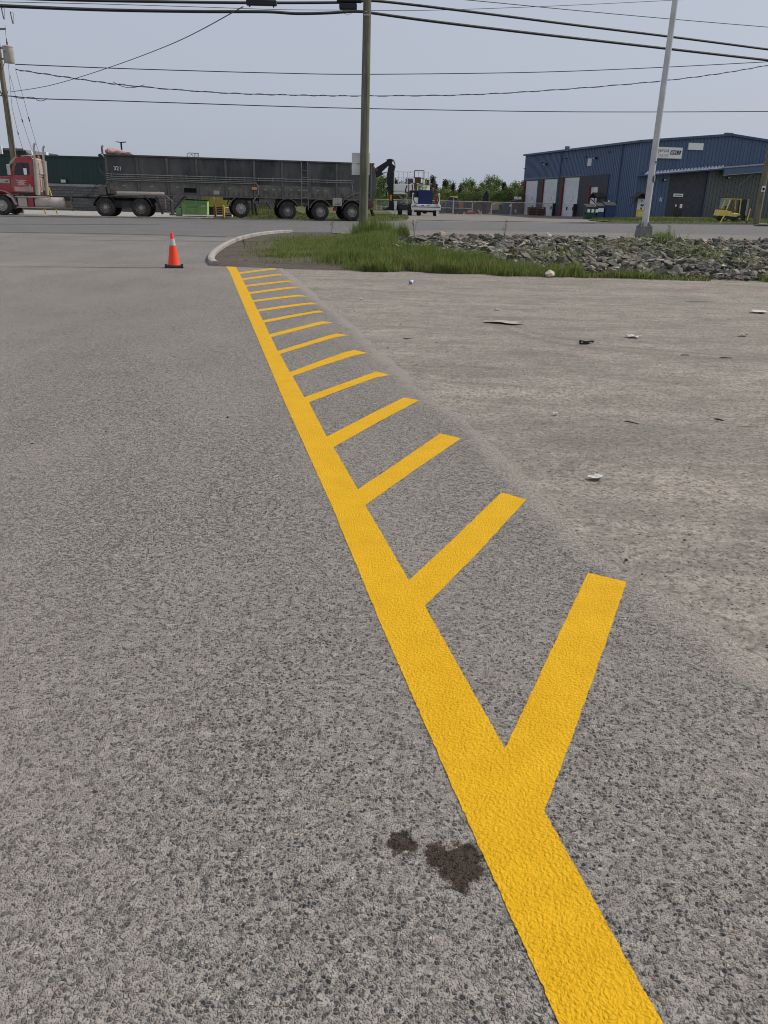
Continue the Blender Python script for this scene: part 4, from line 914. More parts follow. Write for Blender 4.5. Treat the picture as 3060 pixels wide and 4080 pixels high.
MB().bx(13.72, 14.32, -.04, .4, .9, 1.38).build('tool_box', Mt['alu'], tl, bevel=.02); MB().bx(13.85, 14.2, -.06, -.04, 1.0, 1.03).build('latch', Mt['frame_black'], tl)
for x in (13.98, 14.45): MB().bx(x-.12, x+.12, .5, .62, .6 if x < 14.2 else 1.1, .78 if x < 14.2 else 1.22).build('brake_chamber', Mt['redlens'], tl)
MB().tube([(14.35, -.03, 1.1), (14.5, -.03, 1.35), (15.0, -.03, 1.6), (15.5, -.03, 1.72), (16.1, -.03, 1.7)], .045, 7).build('air_hose', Mt['dusty_steel'], tl)
MB().prism([(15.6, 1.26), (16.5, 1.26), (16.6, 2.2), (16.45, 3.3), (16.2, 3.3), (16.2, 1.5), (15.6, 1.5)], .05, 2.5).build('tailgate', Mt['black_steel'], tl, bevel=.02)
m = MB()
for x in (16.0, 16.2): m.tube([(x, -.02, 1.4), (x, -.02, 3.45)], .035, 7)
m.build('gate_ram', Mt['dusty_steel'], tl)
MB().bx(16.1, 16.65, .1, 2.4, .72, 1.26).build('rear_bumper', Mt['tan'], tl, bevel=.02); MB().lathe([(0, 0), (.2, .0), (.2, .2), (0, .22)], 20, Matrix.Translation((16.2, .1, 1.02)) @ Matrix.Rotation(R(90), 4, 'X')).build('air_tank', Mt['rust_dark'], tl, smooth=True)
for z in (1.5, 1.8, 1.95): MB().bx(16.56, 16.66, .06, .16, z, z+.07).build('tail_light', Mt['tail'], tl)
MB().prism([(16.3, .72), (16.36, .72), (16.5, .35), (16.44, .33)], .05, .6).build('mudflap', Mt['frame_black'], tl)
hr = MB()
for yy in (2.3, 2.42): hr.tube([(4.95, yy, 3.4), (4.95, yy, 3.72), (5.05, yy, 3.78), (5.65, yy, 3.78), (5.65, yy, 3.4)], .02, 6); hr.tube([(5.1, yy, 3.4), (5.12, yy, 3.66), (5.22, yy, 3.7), (5.3, yy, 3.66), (5.32, yy, 3.4)], .018, 6)
for x in (5.4, 5.48, 5.56): hr.tube([(x, 2.3, 3.4), (x, 2.3, 3.78)], .012, 5)
hr.build('handrail', Mt['black_paint'], tl)

# ------------------------------------------------------------------ poles, lamp post, cables
def at_y(px, py, Y): return A(px, py, Y)
px0, py0 = G(1446, 950)
pole = thing('utility_pole', 'weathered green grey wooden utility pole rising from the grass island in the middle', 'utility pole', (px0, py0, he(px0, py0)-.1))
m = MB(); n_ = 14
m.tube([(0, 0, 0), (.015, 0, 2), (.03, 0, 4.5), (.05, 0, 7.3), (.07, 0, 9.8)], [.158, .152, .142, .128, .112], 24); m.build('shaft', Mt['wood'], pole, smooth=True)
MB().tube([(.02, -.13, 6.95), (.02, -.16, 6.95)], .02, 8).tube([(-.05, -.16, 6.85), (.16, -.14, 6.85)], .015, 6).build('bolt', Mt['galv'], pole)
sg = thing('sign_panel', 'white sign panel fixed to the far side of the wooden utility pole', 'sign', (px0, py0+.2, 0))
a = A(1402, 608, py0+.25); b_ = A(1472, 698, py0+.25)
m = MB(); mid = (a.z+b_.z)/2; m.bx(a.x-px0, b_.x-px0, .04, .05, b_.z, mid-.004); m.bx(a.x-px0, b_.x-px0, .036, .046, mid+.004, a.z); m.build('panel', Mt['white'], sg, bevel=.004)
MB().bx(-.26, -.02, .03, .036, mid-.01, mid+.012).bx(-.03, .03, -.03, .036, mid-.25, mid+.25).build('bracket', Mt['rust'], sg)
# left pole with transformers
lx = A(50, 600, 54).x
lp = thing('utility_pole', 'tall wooden utility pole at the left edge behind the red truck cab', 'utility pole', (lx, 54, 0))
MB().tube([(0, 0, 0), (0, 0, 5), (0, 0, 10.6)], [.19, .17, .125], 20).build('shaft', Mt['wood2'], lp, smooth=True)
m = MB(); m.bar((-1.2, -.12, 10.15), (.65, -.12, 10.25), .09); m.build('crossarm', Mt['galv2'], lp)
m = MB()
for k, q in enumerate(((40, 152, 53.8), (105, 135, 53.8))):
    pass
for yy, z in ((.35, 8.55), (.3, 7.0)): m.bar((.05, -.12, z-.5), (yy, -.15, z), .03)
m.bar((.02, -.2, 6.5), (-.45, -.25, 7.6), .07); m.build('bracket', Mt['galv2'], lp)
MB().tube([(.18, -.1, 0), (.16, -.1, 6.4)], .02, 6).build('conduit', Mt['galv2'], lp)
for px_, lab in ((40, 'rust streaked grey transformer can on the right side of the left utility pole'), (-12, 'grey transformer can cut off by the left edge of the photo')):
    c0 = A(px_, 252, 53.75); c1 = A(px_-4, 186, 53.75); r_ = (A(60, 220, 53.75)-A(20, 220, 53.75)).x/2; h_ = c1.z-c0.z
    t = thing('transformer', lab, 'transformer', (c0.x, 53.7, c0.z))
    MB().lathe([(.0, 0), (r_*.92, 0), (r_, .05), (r_, h_-.06), (r_*1.04, h_-.05), (r_*1.04, h_), (r_*.6, h_+.06), (0, h_+.09)], 26).build('tank', Mt['xfmr'], t, smooth=True)
    MB().lathe([(.05, h_+.04), (.03, h_+.1), (.06, h_+.13), (.03, h_+.17), (.055, h_+.2), (.03, h_+.25), (.02, h_+.42)], 12).build('bushing', Mt['frame_black'], t)
    MB().bx(-r_-.25, -r_+.03, -.05, .05, h_*.2, h_*.3).bx(-r_-.25, -r_+.03, -.05, .05, h_*.85, h_*.95).lathe([(.05, 0), (.05, .05), (0, .06)], 10, Matrix.Translation((-.05, -r_, h_*.65)) @ Matrix.Rotation(R(90), 4, 'X')).build('lug', Mt['galv2'], t)
for px_, py_, lab in ((48, 70, 'fuse cutout hanging from the crossarm end of the left utility pole'), (12, 52, 'fuse cutout at the left edge beside the pole crossarm')):
    c0 = A(px_, py_, 53.7); t = thing('fuse_cutout', lab, 'fuse cutout', c0)
    MB().tube([(-.06, 0, .3), (.0, 0, -.3)], .035, 8).build('insulator', Mt['galv2'], t); MB().bar((.12, 0, .22), (.06, 0, -.32), .03).bar((-.06, 0, .3), (.12, 0, .22), .03).bar((0, 0, -.3), (.06, 0, -.32), .03).build('fuse_holder', Mt['galv'], t)
gx, gy = G(3012, 893)
rp_ = thing('utility_pole', 'wooden utility pole beside the yellow forklift at the right edge', 'utility pole', (gx, gy, 0))
MB().tube([(0, 0, -.1), (0, 0, 5), (0, 0, 11)], [.27, .235, .19], 22).build('shaft', Mt['wood2'], rp_, smooth=True)
c0 = A(3045, 753, gy-.3)
t = thing('warning_sign', 'small white warning sign with a red mark on the right utility pole', 'sign', (c0.x-.06, gy-.3, c0.z))
MB().bx(-.16, .16, 0, .02, -.24, .24).build('panel', Mt['white'], t, bevel=.004); MB().lathe([(.08, 0), (.11, 0)], 20, Matrix.Translation((0, -.004, 0)) @ Matrix.Rotation(R(90), 4, 'X')).bar((-.07, -.004, .07), (.07, -.004, -.07), .03, .004).bx(-.08, .08, -.005, -.001, -.2, -.15).build('mark', Mt['redlens'], t)
gx2, gy2 = G(3045, 903); t = thing('rubber_mat', 'flat dark slab lying at the foot of the right utility pole', 'mat', (gx2, gy2, .05)); MB().bx(-.75, .75, -.3, .3, 0, .09).build('slab', Mt['frame_black'], t, bevel=.02); MB().bx(-.4, .2, -.1, .2, .1, .16).build('board', Mt['paper'], t, bevel=.02)
# lamp post
bx_, by_ = 8.84, 25.05
dpt = by_; cpt = A(2562, 947, dpt)
gxl, gyl = cpt.x, dpt; zl = he(gxl, gyl)
lamp = thing('lamp_post', 'tall galvanised steel lamp post on a concrete footing behind the rocks', 'street lamp', (gxl, gyl, zl))
MB().lathe([(.36, -.3), (.36, .03), (.34, .05), (0, .05)], 24).build('footing', Mt['coping2'], lamp, smooth=True)
m = MB(); bb = [(-.2, -.2), (.2, -.2), (.2, .2), (-.2, .2)]
m.add([(x*1.06, y*1.06, .1) for x, y in bb]+[(x*.93, y*.93, .38) for x, y in bb], [(0, 1, 2, 3), (4, 5, 6, 7), (0, 1, 5, 4), (1, 2, 6, 5), (2, 3, 7, 6), (3, 0, 4, 7)])
m.bx(-.2, .2, -.2, .2, .38, .40); m.build('base_box', Mt['galv2'], lamp, bevel=.012)
m = MB()
for i, j in ((-1, -1), (1, -1), (1, 1), (-1, 1)): m.lathe([(.035, .06), (.035, .1)], 8, Matrix.Translation((i*.16, j*.16, 0))); m.add([(i*.04, j*.04, .4), (i*.17, j*.17, .4), (i*.06, j*.06, .52), (i*.06+.012, j*.06, .52), (i*.17+.012, j*.17, .4), (i*.04+.012, j*.04, .4)], [(0, 1, 2), (3, 4, 5), (0, 1, 4, 5), (1, 2, 3, 4), (2, 0, 5, 3)])
m.build('anchor_bolt', Mt['galv2'], lamp)
MB().tube([(0, 0, .4), (0, 0, .46), (0, 0, 5), (0, 0, 9.5)], [.105, .098, .082, .062], 24).build('shaft', Mt['galv'], lamp, smooth=True)
m = MB(); m.tube([(.075, -.07, 1.7), (.085, -.075, 1.7)], .1, 16); m.build('hand_hole_cover', Mt['galv2'], lamp); MB().bx(.02, .1, -.095, -.06, 2.12, 2.16).build('band', Mt['galv2'], lamp)
MB().tube([(0, 0, 9.4), (.6, .8, 9.9), (1.2, 1.6, 10.0)], .035, 8).build('arm', Mt['galv'], lamp); MB().box((1.35, 1.8, 9.98), (.3, .6, .12)).build('luminaire', Mt['galv2'], lamp, bevel=.04)
# cables (surveyed heights along their spans)
def cable(name, pts, y0, y1, r_, label, cat, mat='cable', grp=None, n=60, twist=0):
    P = []; xs_ = [p[0] for p in pts]
    W = [A(p[0], p[1], y0+(y1-y0)*(p[0]-xs_[0])/(xs_[-1]-xs_[0])) for p in pts]
    W = [Vector((q[0], q[1], q[2])) for q in W]
    out = []
    for i in range(len(W)-1):
        p0, p1, p2, p3 = W[max(i-1, 0)], W[i], W[i+1], W[min(i+2, len(W)-1)]; k = 12
        for j in range(k):
            t = j/k; out.append(.5*((2*p1)+(p2-p0)*t+(2*p0-5*p1+4*p2-p3)*t*t+(3*p1-p0-3*p2+p3)*t**3))
    out.append(W[-1])
    m = MB(); m.tube(out, r_, 8)
    if twist:
        fine = [out[i].lerp(out[i+1], j/3) for i in range(len(out)-1) for j in range(3)]
        m.tube([p+Vector((0, math.sin(i*.55), math.cos(i*.55)))*twist for i, p in enumerate(fine)], r_*.6, 5)
    tag(m.build(name, Mt[mat], smooth=True), label, cat, grp)
cable('overhead_cable', [(-120, -14), (250, -1), (600, 6), (990, 11), (1345, 10), (1450, 4), (1484, 3), (1600, 14), (1900, 50), (2300, 101), (2700, 150), (3060, 197), (3300, 228)], 26, 39.5, .042, 'thick black overhead cable at the very top of the view, upper of two', 'cable')
cable('overhead_cable', [(-120, 17), (0, 23), (400, 39), (800, 46), (1060, 47), (1180, 54), (1300, 52), (1400, 46), (1450, 47), (1484, 52), (1700, 82), (2029, 122), (2500, 176), (3060, 240), (3300, 266)], 26, 39.5, .046, 'thick black overhead cable bundle passing the middle pole, lower of two', 'cable')
cable('messenger_wire', [(-120, 5), (400, 16), (800, 28), (1104, 38), (1326, 40), (1700, 41), (2200, 24), (2700, 0), (3000, -16)], 26.5, 40, .009, 'thin messenger wire above the lower black cable bundle', 'wire', 'wire')
cable('overhead_wire', [(1500, -30), (1863, 0), (2300, 42), (2700, 78), (3060, 108), (3300, 128)], 32, 42, .014, 'thin wire above the two thick cables at upper right', 'wire', 'wire')
cable('overhead_wire', [(60, 256), (400, 270), (738, 281), (1100, 291), (1457, 296), (2121, 288), (2600, 270), (3060, 246), (3300, 232)], 54, 72, .026, 'highest of the three wires leaving the left pole across the sky', 'wire', 'cable')
cable('twisted_wire', [(62, 277), (280, 310), (516, 341), (885, 370), (1180, 379), (1439, 382), (1844, 378), (2200, 359), (2582, 328), (2850, 296), (3060, 260), (3300, 215)], 54, 72, .022, 'twisted wire pair sagging across the sky below the straight wire', 'wire', 'cable', twist=.045)
cable('overhead_wire', [(-60, 378), (20, 382), (55, 384), (150, 393), (400, 400), (738, 411), (1100, 423), (1439, 432), (2121, 444), (2600, 446), (3060, 444), (3300, 443)], 54, 72, .028, 'lowest wire crossing the sky just above the trailer', 'wire', 'cable')
cable('slack_loop', [(52, 385), (85, 392), (118, 387), (138, 390), (150, 400), (172, 401), (188, 391)], 53.9, 54.9, .018, 'loose cable loop hanging under the lowest wire by the left pole', 'cable', 'cable')
cable('slack_loop', [(450, 326), (490, 345), (530, 349), (575, 338)], 57, 57.6, .018, 'loose loop hanging under the twisted wire above the trailer', 'cable', 'cable')
cable('guy_strand', [(43, 366), (200, 340), (420, 274), (700, 168), (968, 27)], 54, 28, .016, 'slanting service wire from the left pole up to the black splice case', 'wire', 'wire')
for nm, pts_, lab in (('g', [(20, 100), (48, 428), (71, 527), (93, 602), (120, 690)], 'leftmost of three guy wires slanting down from the left pole'), ('g', [(40, 300), (68, 405), (87, 475), (121, 579), (170, 715), (215, 840)], 'middle of three guy wires slanting down from the left pole'), ('g', [(62, 278), (95, 396), (113, 466), (157, 616), (194, 747), (231, 857)], 'rightmost of three guy wires slanting down to the yellow guard')):
    P = [A(x, y, 54.2+.006*i) for i, (x, y) in enumerate(pts_)]
    t = thing('guy_wire', lab, 'guy wire', (0, 0, 0)); MB().tube(P, .011, 5).build('strand', Mt['wire'], t)
    q = P[2]; q2 = P[3]; MB().tube([q.lerp(q2, .0), q.lerp(q2, .12)], .035, 7).build('insulator', Mt['frame_black'], t)
for x0, x1, y0, y1, lab in ((982, 1102, 2, 24, 'long black splice case hanging left of the middle pole'), (1342, 1440, -8, 40, 'bulky black splice case stack right beside the middle pole')):
    a = A(x0, y1, 29.2); b_ = A(x1, y0, 29.2); t = thing('splice_case', lab, 'splice case', ((a.x+b_.x)/2, 29.2, a.z)); W_ = b_.x-a.x; h_ = b_.z-a.z
    if x0 < 1200:
        MB().bx(-W_/2, W_/2, -.08, .08, .02, h_).build('case', Mt['cable'], t, bevel=.02); MB().bx(-W_/2+.08, -W_/2+.12, -.04, .04, -.02, .02).bx(W_/2-.12, W_/2-.08, -.04, .04, -.02, .02).build('clamp', Mt['cable'], t)
    else:
        MB().tube([(-W_/2, 0, h_*.78), (W_/2, 0, h_*.78)], h_*.2, 14).build('case', Mt['cable'], t, smooth=True); MB().bx(-W_*.4, W_*.32, -.1, .1, .02, h_*.55).build('case', Mt['cable'], t, bevel=.03)
        MB().tube([(-.2, 0, .02), (-.17, 0, -.08), (-.05, 0, -.13), (.07, 0, -.08), (.1, 0, .02)], .006, 5).build('wire_loop', Mt['cable'], t)

# ------------------------------------------------------------------ green clad building behind the trailer
gb = thing('green_building', 'long low building with dark green ribbed cladding on grey block behind the trailer', 'building', (-27, 66, 0), R(3))
MB().bx(-20, 18.2, 0, 14, -.3, 1.72).build('block_wall', Mt['block'], gb); MB().bx(-20, 18.2, -.05, .12, 1.723, 1.9).build('coping', Mt['coping'], gb)
MB().bx(-20, 18.2, .13, 14, 1.75, 3.78).build('cladding', Mt['green_metal'], gb); MB().bx(-20, 18.25, .05, 14.1, 3.783, 3.9).build('roof_edge', Mt['green_metal'], gb)
MB().prism([(-20, 3.9), (-.9, 3.9), (-1.6, 4.3), (-20, 4.34)], 1, 9).build('roof', Mt['roof_brown'], gb); MB().bx(-20, -1.5, .95, 1, 4.2, 4.36).build('fascia', Mt['roof_grey'], gb)
MB().bx(-1.3, -.9, 1, 1.5, 3.9, 4.25).bx(-.6, .2, 1, 1.5, 3.9, 4.15).bx(-3.2, -3.0, .6, .8, 3.9, 4.5).build('roof_unit', Mt['white'], gb)
c0 = A(250, 720, 65.9); q = MB().bx(-.22, .22, -.2, 0, -.16, .16); lf = q.build('wall_light', Mt['frame_black'], gb, (c0.x+27, .1, c0.z), bevel=.02); MB().bx(-.18, .18, -.22, -.2, -.13, .08).build('lens', Mt['reflect'], lf)
bx0 = A(482, 566, 90)
t = thing('parking_light', 'distant twin head lamp pole sticking up behind the trailer front', 'street lamp', (bx0.x, 90, 0))
MB().tube([(0, 0, 0), (0, 0, bx0.z)], .09, 8).build('shaft', Mt['black_paint'], t); 
for s_ in (-1, 1): MB().prism([(0, bx0.z), (s_*.5, bx0.z+.05), (s_*.5, bx0.z-.02), (0, bx0.z-.08)], -.15, .15).build('luminaire', Mt['black_paint'], t)
# things seen under the trailer
a = A(728, 866, 55.9)
db = thing('dumpster', 'lime green front loading dumpster standing under the middle of the trailer', 'dumpster', (a.x, 55.9, 0), R(6))
MB().prism([(0, .12), (1.62, .12), (1.66, .98), (-.04, .98)], 0, 1.1).build('bin', Mt['green_bin'], db, bevel=.02)
m = MB(); m.bx(-.05, 1.67, -.03, 0, .93, 1.0).bx(.2, .26, -.05, 0, .12, .95).bx(.95, 1.0, -.04, 0, .12, .95).bx(.3, 1.0, -.12, -.02, .45, .55).bx(.55, .8, -.15, -.02, .32, .45); m.build('rib', Mt['green_bin'], db)
MB().prism([(-.06, 1.0), (1.7, 1.0), (1.7, 1.05), (.4, 1.1), (-.06, 1.06)], -.02, 1.12).build('lid', Mt['frame_black'], db); MB().bx(-.45, -.1, .2, .7, 0, .5).build('fork_pocket', Mt['green_bin'], db); MB().bx(1.25, 1.5, -.045, -.04, .62, .72).build('sticker', Mt['white'], db)
a = A(795, 860, 57.5)
ym = thing('yellow_machine', 'yellow machine with a black grille behind the trailer beside the green dumpster', 'machine', (a.x+.25, 57.3, 0), R(6))
MB().prism([(0, .6), (1.95, .6), (2.0, 1.25), (1.3, 1.5), (0.1, 1.5)], 0, 1.6).build('body', Mt['machine_yellow'], ym, bevel=.06)
MB().bx(.3, 1.85, .02, .3, .1, .6).build('undercarriage', Mt['frame_black'], ym)
m = MB()
for k in range(4): m.bx(.75, 1.8, -.02, .03, .14+.12*k, .17+.12*k)
m.build('grille', Mt['alu'], ym); MB().lathe([(.34, 0), (.34, .06), (.3, .08), (0, .08)], 18, Matrix.Translation((.6, .0, 1.0)) @ Matrix.Rotation(R(90), 4, 'X')).build('hatch', Mt['machine_yellow'], ym)
for px_, lab in ((859, 'yellow steel bollard in front of the yellow machine, next to the dumpster'), (892, 'yellow steel bollard beside the white cabinet under the trailer')):
    a = A(px_, 866, 55.7); t = thing('bollard', lab, 'bollard', (a.x, 55.7, 0)); MB().lathe([(.075, 0), (.075, .7), (.05, .76), (0, .78)], 14).build('post', Mt['rust' if px_ < 860 else 'yellow_guard'], t, smooth=True); MB().lathe([(.12, 0), (.12, .02), (.08, .03)], 14).build('base_plate', Mt['dusty_steel'], t)
a = A(909, 866, 56.1); t = thing('cabinet', 'small white utility cabinet just left of the raised trailer wheel', 'cabinet', (a.x, 56.1, 0), R(5)); MB().prism([(-.26, 0), (.26, 0), (.3, .5), (.1, .62), (-.2, .62)], 0, .5).build('housing', Mt['white'], t, bevel=.03); MB().bx(-.2, .2, -.012, 0, .1, .16).bx(-.2, .2, -.012, 0, .22, .26).build('vent', Mt['frame_black'], t)
for (x0, y0, x1, y1, lab) in ((194, 747, 231, 858, 'yellow guy wire guard leaning behind the truck fuel tank, right one'), (166, 800, 184, 857, 'yellow guy wire guard leaning behind the truck fuel tank, left one')):
    a, b_ = A(x0, y0, 54.1), A(x1, y1, 54.4); t = thing('guy_guard', lab, 'guy guard', b_); MB().tube([(0, 0, 0), a-b_], .05, 8).build('tube', Mt['yellow_guard'], t); MB().lathe([(.06, -.05), (.06, 0), (0, 0)], 8).build('anchor', Mt['dusty_steel'], t)
# ------------------------------------------------------------------ blue warehouse
BO = (29.02, 101.9, 0); BA = R(12)
bb_ = thing('blue_building', 'large blue metal clad warehouse with white overhead doors on the right', 'building', BO, BA)
m = MB().plate([(0, -.2), (22.8, -.2), (22.8, 8.2), (11.4, 9.22), (0, 8.2)], [], 0, .3)
for k in range(49):
    x = .25+.46*k; zt_ = 8.18+1.02*(1-abs(x-11.4)/11.4); m.prism([(x-.07, 0), (x+.07, 0), (x+.07, zt_), (x-.07, zt_)], -.045, -.001)
m.build('gable_wall', Mt['blue_metal'], bb_)
m = MB().bx(0, .3, .3, 37.4, -1.2, 8.15)
for k in range(80): y = .5+.46*k; m.bx(-.045, -.001, y-.06, y+.06, (-.2 if y < 7.1 else 4.86), 8.12)
m.build('side_wall', Mt['blue_side'], bb_); MB().bx(22.5, 22.8, .3, 37.4, -1.2, 8.15).build('side_wall', Mt['blue_side'], bb_)
MB().bx(.3, 22.5, 37.1, 37.4, -1.2, 8.15).build('rear_wall', Mt['blue_metal'], bb_)
m = MB(); m.prism([(-.25, 8.16), (-.25, 8.34), (11.4, 9.42), (11.4, 9.24)], -.2, 37.6); m.prism([(23.05, 8.16), (23.05, 8.34), (11.401, 9.42), (11.401, 9.24)], -.2, 37.6)
rf = m.build('roof', Mt['roof_grey'], bb_)
m = MB(); m.prism([(-.27, 8.08), (-.27, 8.33), (11.4, 9.41), (11.4, 9.16)], -.26, -.2); m.prism([(23.07, 8.08), (23.07, 8.33), (11.401, 9.41), (11.401, 9.16)], -.26, -.2); m.bx(-.36, -.25, -.2, 37.6, 8.08, 8.3)
m.build('gutter', Mt['blue_trim'], rf); MB().box((11.0, -.1, 9.42), (1.0, .4, .12)).box((.3, 22, 8.55), (.5, .5, .4)).build('vent', Mt['roof_grey'], rf)
# side wall: charcoal band with four overhead doors
xo = -.05
pan = [(7.2, -.9), (37.2, -.9), (37.2, 4.5), (7.2, 4.85)]
My = Matrix(((0, 1, 0, 0), (1, 0, 0, 0), (0, 0, 1, 0), (0, 0, 0, 1)))      # (x,z) panels laid along the side wall
drs = [(31.0, 36.0, 4.4, '4'), (23.4, 28.4, 4.52, '3'), (15.9, 20.9, 4.62, '2'), (9.9, 12.0, 3.37, '1')]
MB().plate(pan, [[(a, -.8), (b_, -.8), (b_, h), (a, h)] for a, b_, h, _ in drs], xo-.06, xo+.04, My).build('charcoal_band', Mt['dark_panel'], bb_)
for a, b_, h, num in drs:
    z0 = -.75 if h > 4 else -.3
    dd_ = MB().bx(xo-.01, .03-.04, a+.02, b_-.02, z0, h-.02).build('overhead_door', Mt['door_white'], bb_)
    m = MB()
    for k in range(1, 9):
        z = z0+(h-z0)*k/9; m.bx(xo-.016, xo-.0105, a+.03, b_-.03, z-.012, z+.012)
    m.build('panel_joint', Mt['joint'], dd_)
    m = MB(); m.bx(xo-.3, xo-.061, b_, b_+.34, z0, h+.02).build('red_jamb', Mt['door_red'], bb_)
    text('number', num, Mt['dark_text'], dd_, (a+b_)/2-.55 if h > 4 else a+.9, 1.55, xo-.02, .24, .5, face='-x')
    if h > 4:
        m = MB()
        for y in ((a+1.0, a+1.5), (b_-1.9, b_-1.4)) if num == '2' else ((a+1.2, a+1.8),): m.bx(xo-.02, xo-.011, y[0], y[1], .35, .78)
        m.build('door_window', Mt['glass'], dd_)
    if num in '23': MB().bx(xo-.5, xo-.1, a-.15, a+.15, -.6, 1.2).build('bollard_guard', Mt['door_red' if num == '9' else 'frame_black'], bb_)
MB().bx(-.09, -.01, 12.8, 13.95, 5.95, 6.85).build('window', Mt['door_white'], bb_)
for y in (22.8, 4.4): MB().tube([(-.12, y, 8.1), (-.12, y, 0)], .09, 8).build('downpipe', Mt['blue_trim'], bb_)
for y, z in ((28.2, 6.65), (11.4, 6.88)):
    q = MB().prism([(-.45, z), (-.02, z+.12), (-.02, z-.2), (-.4, z-.14)], y-.25, y+.25).build('wall_light', Mt['frame_black'], bb_); MB().bx(-.47, -.44, y-.2, y+.2, z-.13, z-.02).build('lens', Mt['reflect'], q)
for y, z in ((37, 6.2), (29.8, 6.9), (22.2, 7.2), (20.8, 7.1), (14.6, 7.1), (7.8, 7.4)): MB().bx(-.3, -.02, y-.12, y+.12, z-.05, z+.05).build('vent', Mt['dark_panel'], bb_)
def awning(par, M4, w_):
    q = MB(); q.add([(-.2, -1.3, 2.0), (w_/2, -1.3, 2.55), (w_+.2, -1.3, 2.0), (-.2, 0, 2.0), (w_/2, 0, 2.55), (w_+.2, 0, 2.0), (-.2, -1.3, 1.9), (w_/2, -1.3, 2.45), (w_+.2, -1.3, 1.9), (-.2, 0, 1.9), (w_/2, 0, 2.45), (w_+.2, 0, 1.9)],
        [(0, 1, 4, 3), (1, 2, 5, 4), (6, 9, 10, 7), (7, 10, 11, 8), (0, 6, 7, 1), (1, 7, 8, 2), (0, 3, 9, 6), (2, 8, 11, 5)], M4)
    a_ = q.build('awning', Mt['shingle'], par)
    q = MB()
    for x in (0, w_): q.add([M4 @ Vector(p) for p in ((x-.04, -1.2, 1.9), (x+.04, -1.2, 1.9), (x+.04, -.05, 1.1), (x-.04, -.05, 1.1), (x-.04, -1.2, 1.8), (x+.04, -1.2, 1.8), (x+.04, -.05, 1.0), (x-.04, -.05, 1.0))], [(0, 1, 2, 3), (4, 5, 6, 7), (0, 3, 7, 4), (1, 2, 6, 5)])
    q.build('brace', Mt['brown'], a_); q = MB(); q.add([M4 @ Vector(p) for p in ((-.25, -1.34, 1.93), (w_/2, -1.34, 2.5), (w_/2, -1.34, 2.62), (-.25, -1.34, 2.03), (w_+.25, -1.34, 1.93), (w_+.25, -1.34, 2.03))], [(0, 1, 2, 3), (1, 4, 5, 2)]); q.build('fascia', Mt['brown'], a_)
SW = Matrix(((0, 1, 0, 0), (-1, 0, 0, 0), (0, 0, 1, 0), (0, 0, 0, 1)))
awning(bb_, Matrix.Translation((-.02, 9.6, .1)) @ SW, 2.2); MB().bx(-.16, -.115, 7.4, 8.6, -.1, 1.95).build('door', Mt['dusty_steel'], bb_); MB().bx(-.05, -.01, 6.3, 6.7, 1.2, 1.75).build('plaque', Mt['sign'], bb_)
# gable front
aw = awning(bb_, Matrix.Translation((-.45, -.03, .12)), 1.6)
dd_ = MB().bx(.45, 1.5, -.07, -.012, 0, 2.0).build('door', Mt['sign'], bb_)
for z, hh in ((1.75, .1), (1.3, .18), (.9, .28), (.35, .45)): MB().prism([(.85, z-hh/2), (1.15, z-hh/2), (1.08, z+hh/2), (.93, z+hh/2)], -.08, -.072).build('glyph', Mt['dark_text'], dd_)
sl = lambda x: 4.45+.0955*x
MB().plate([(4.3, 0), (9.2, 0), (9.2, sl(9.2)), (4.3, sl(4.3))], [], -.06, -.005).build('charcoal_panel', Mt['dark_panel'], bb_)
MB().plate([(9.2, 0), (22.6, 0), (22.6, sl(17.5)), (17.5, sl(17.5)), (9.2, sl(9.2))], [], -.055, -.004).build('grey_cladding', Mt['grey_metal'], bb_); m = MB()
for k in range(29):
    x = 9.45+.46*k; m.prism([(x-.07, 0), (x+.07, 0), (x+.07, sl(min(x, 17.4))-.02), (x-.07, sl(min(x, 17.4))-.02)], -.095, -.056)
m.build('cladding_ribs', Mt['grey_rib'], bb_)
cn = MB().prism([(0.02, sl(0)), (17.6, sl(17.6)), (17.6, sl(17.6)+.14), (0.02, sl(0)+.14)], -1.0, -.005).build('canopy', Mt['blue_trim'], bb_)
MB().prism([(10.6, sl(10.6)-.62), (17.4, sl(17.4)-.62), (17.4, sl(17.4)-.004), (10.6, sl(10.6)-.004)], -1.04, -.9).build('fascia', Mt['blue_metal'], cn)
MB().prism([(10.4, sl(10.4)+.145), (17.6, sl(17.6)+.145), (17.6, sl(17.6)+.3), (10.4, sl(10.4)+.3)], -1.05, -.92).prism([(10.6, sl(10.6)-.68), (17.4, sl(17.4)-.68), (17.4, sl(17.4)-.625), (10.6, sl(10.6)-.625)], -1.05, -.88).build('trim', Mt['alu'], cn)
m = MB()
for k in range(23):
    x = .55+.44*k; z = sl(x)+.142; m.prism([(x, z), (x+.36, z+.03), (x+.36, z+.36)], -.85, -.55)
m.build('snow_guards', Mt['snow'], cn)
MB().tube([(9.2, -.14, sl(9.2)-.02), (9.2, -.14, 0)], .09, 8).build('downpipe', Mt['blue_trim'], bb_); MB().tube([(1.6, -.12, 4.4), (1.6, -.12, 0)], .07, 8).build('downpipe', Mt['blue_trim'], bb_)
q = MB().bx(5.2, 5.3, -.1, -.062, 0, 2.2).bx(6.48, 6.58, -.1, -.062, 0, 2.2).bx(5.3, 6.48, -.1, -.062, 2.1, 2.2).bx(5.84, 5.92, -.1, -.062, 0, 2.1).build('door_frame', Mt['brown'], bb_)
dd_ = MB().bx(5.3, 6.48, -.08, -.065, 0, 2.1).build('door', Mt['glass'], bb_); MB().bx(6.05, 6.38, -.088, -.081, 1.05, 1.5).bx(5.42, 5.6, -.088, -.081, 1.2, 1.45).build('notice', Mt['sign'], dd_)
q = MB().bx(4.95, 6.2, -.2, -.062, 2.32, 2.66).build('door_sign', Mt['sign'], bb_); m = MB()
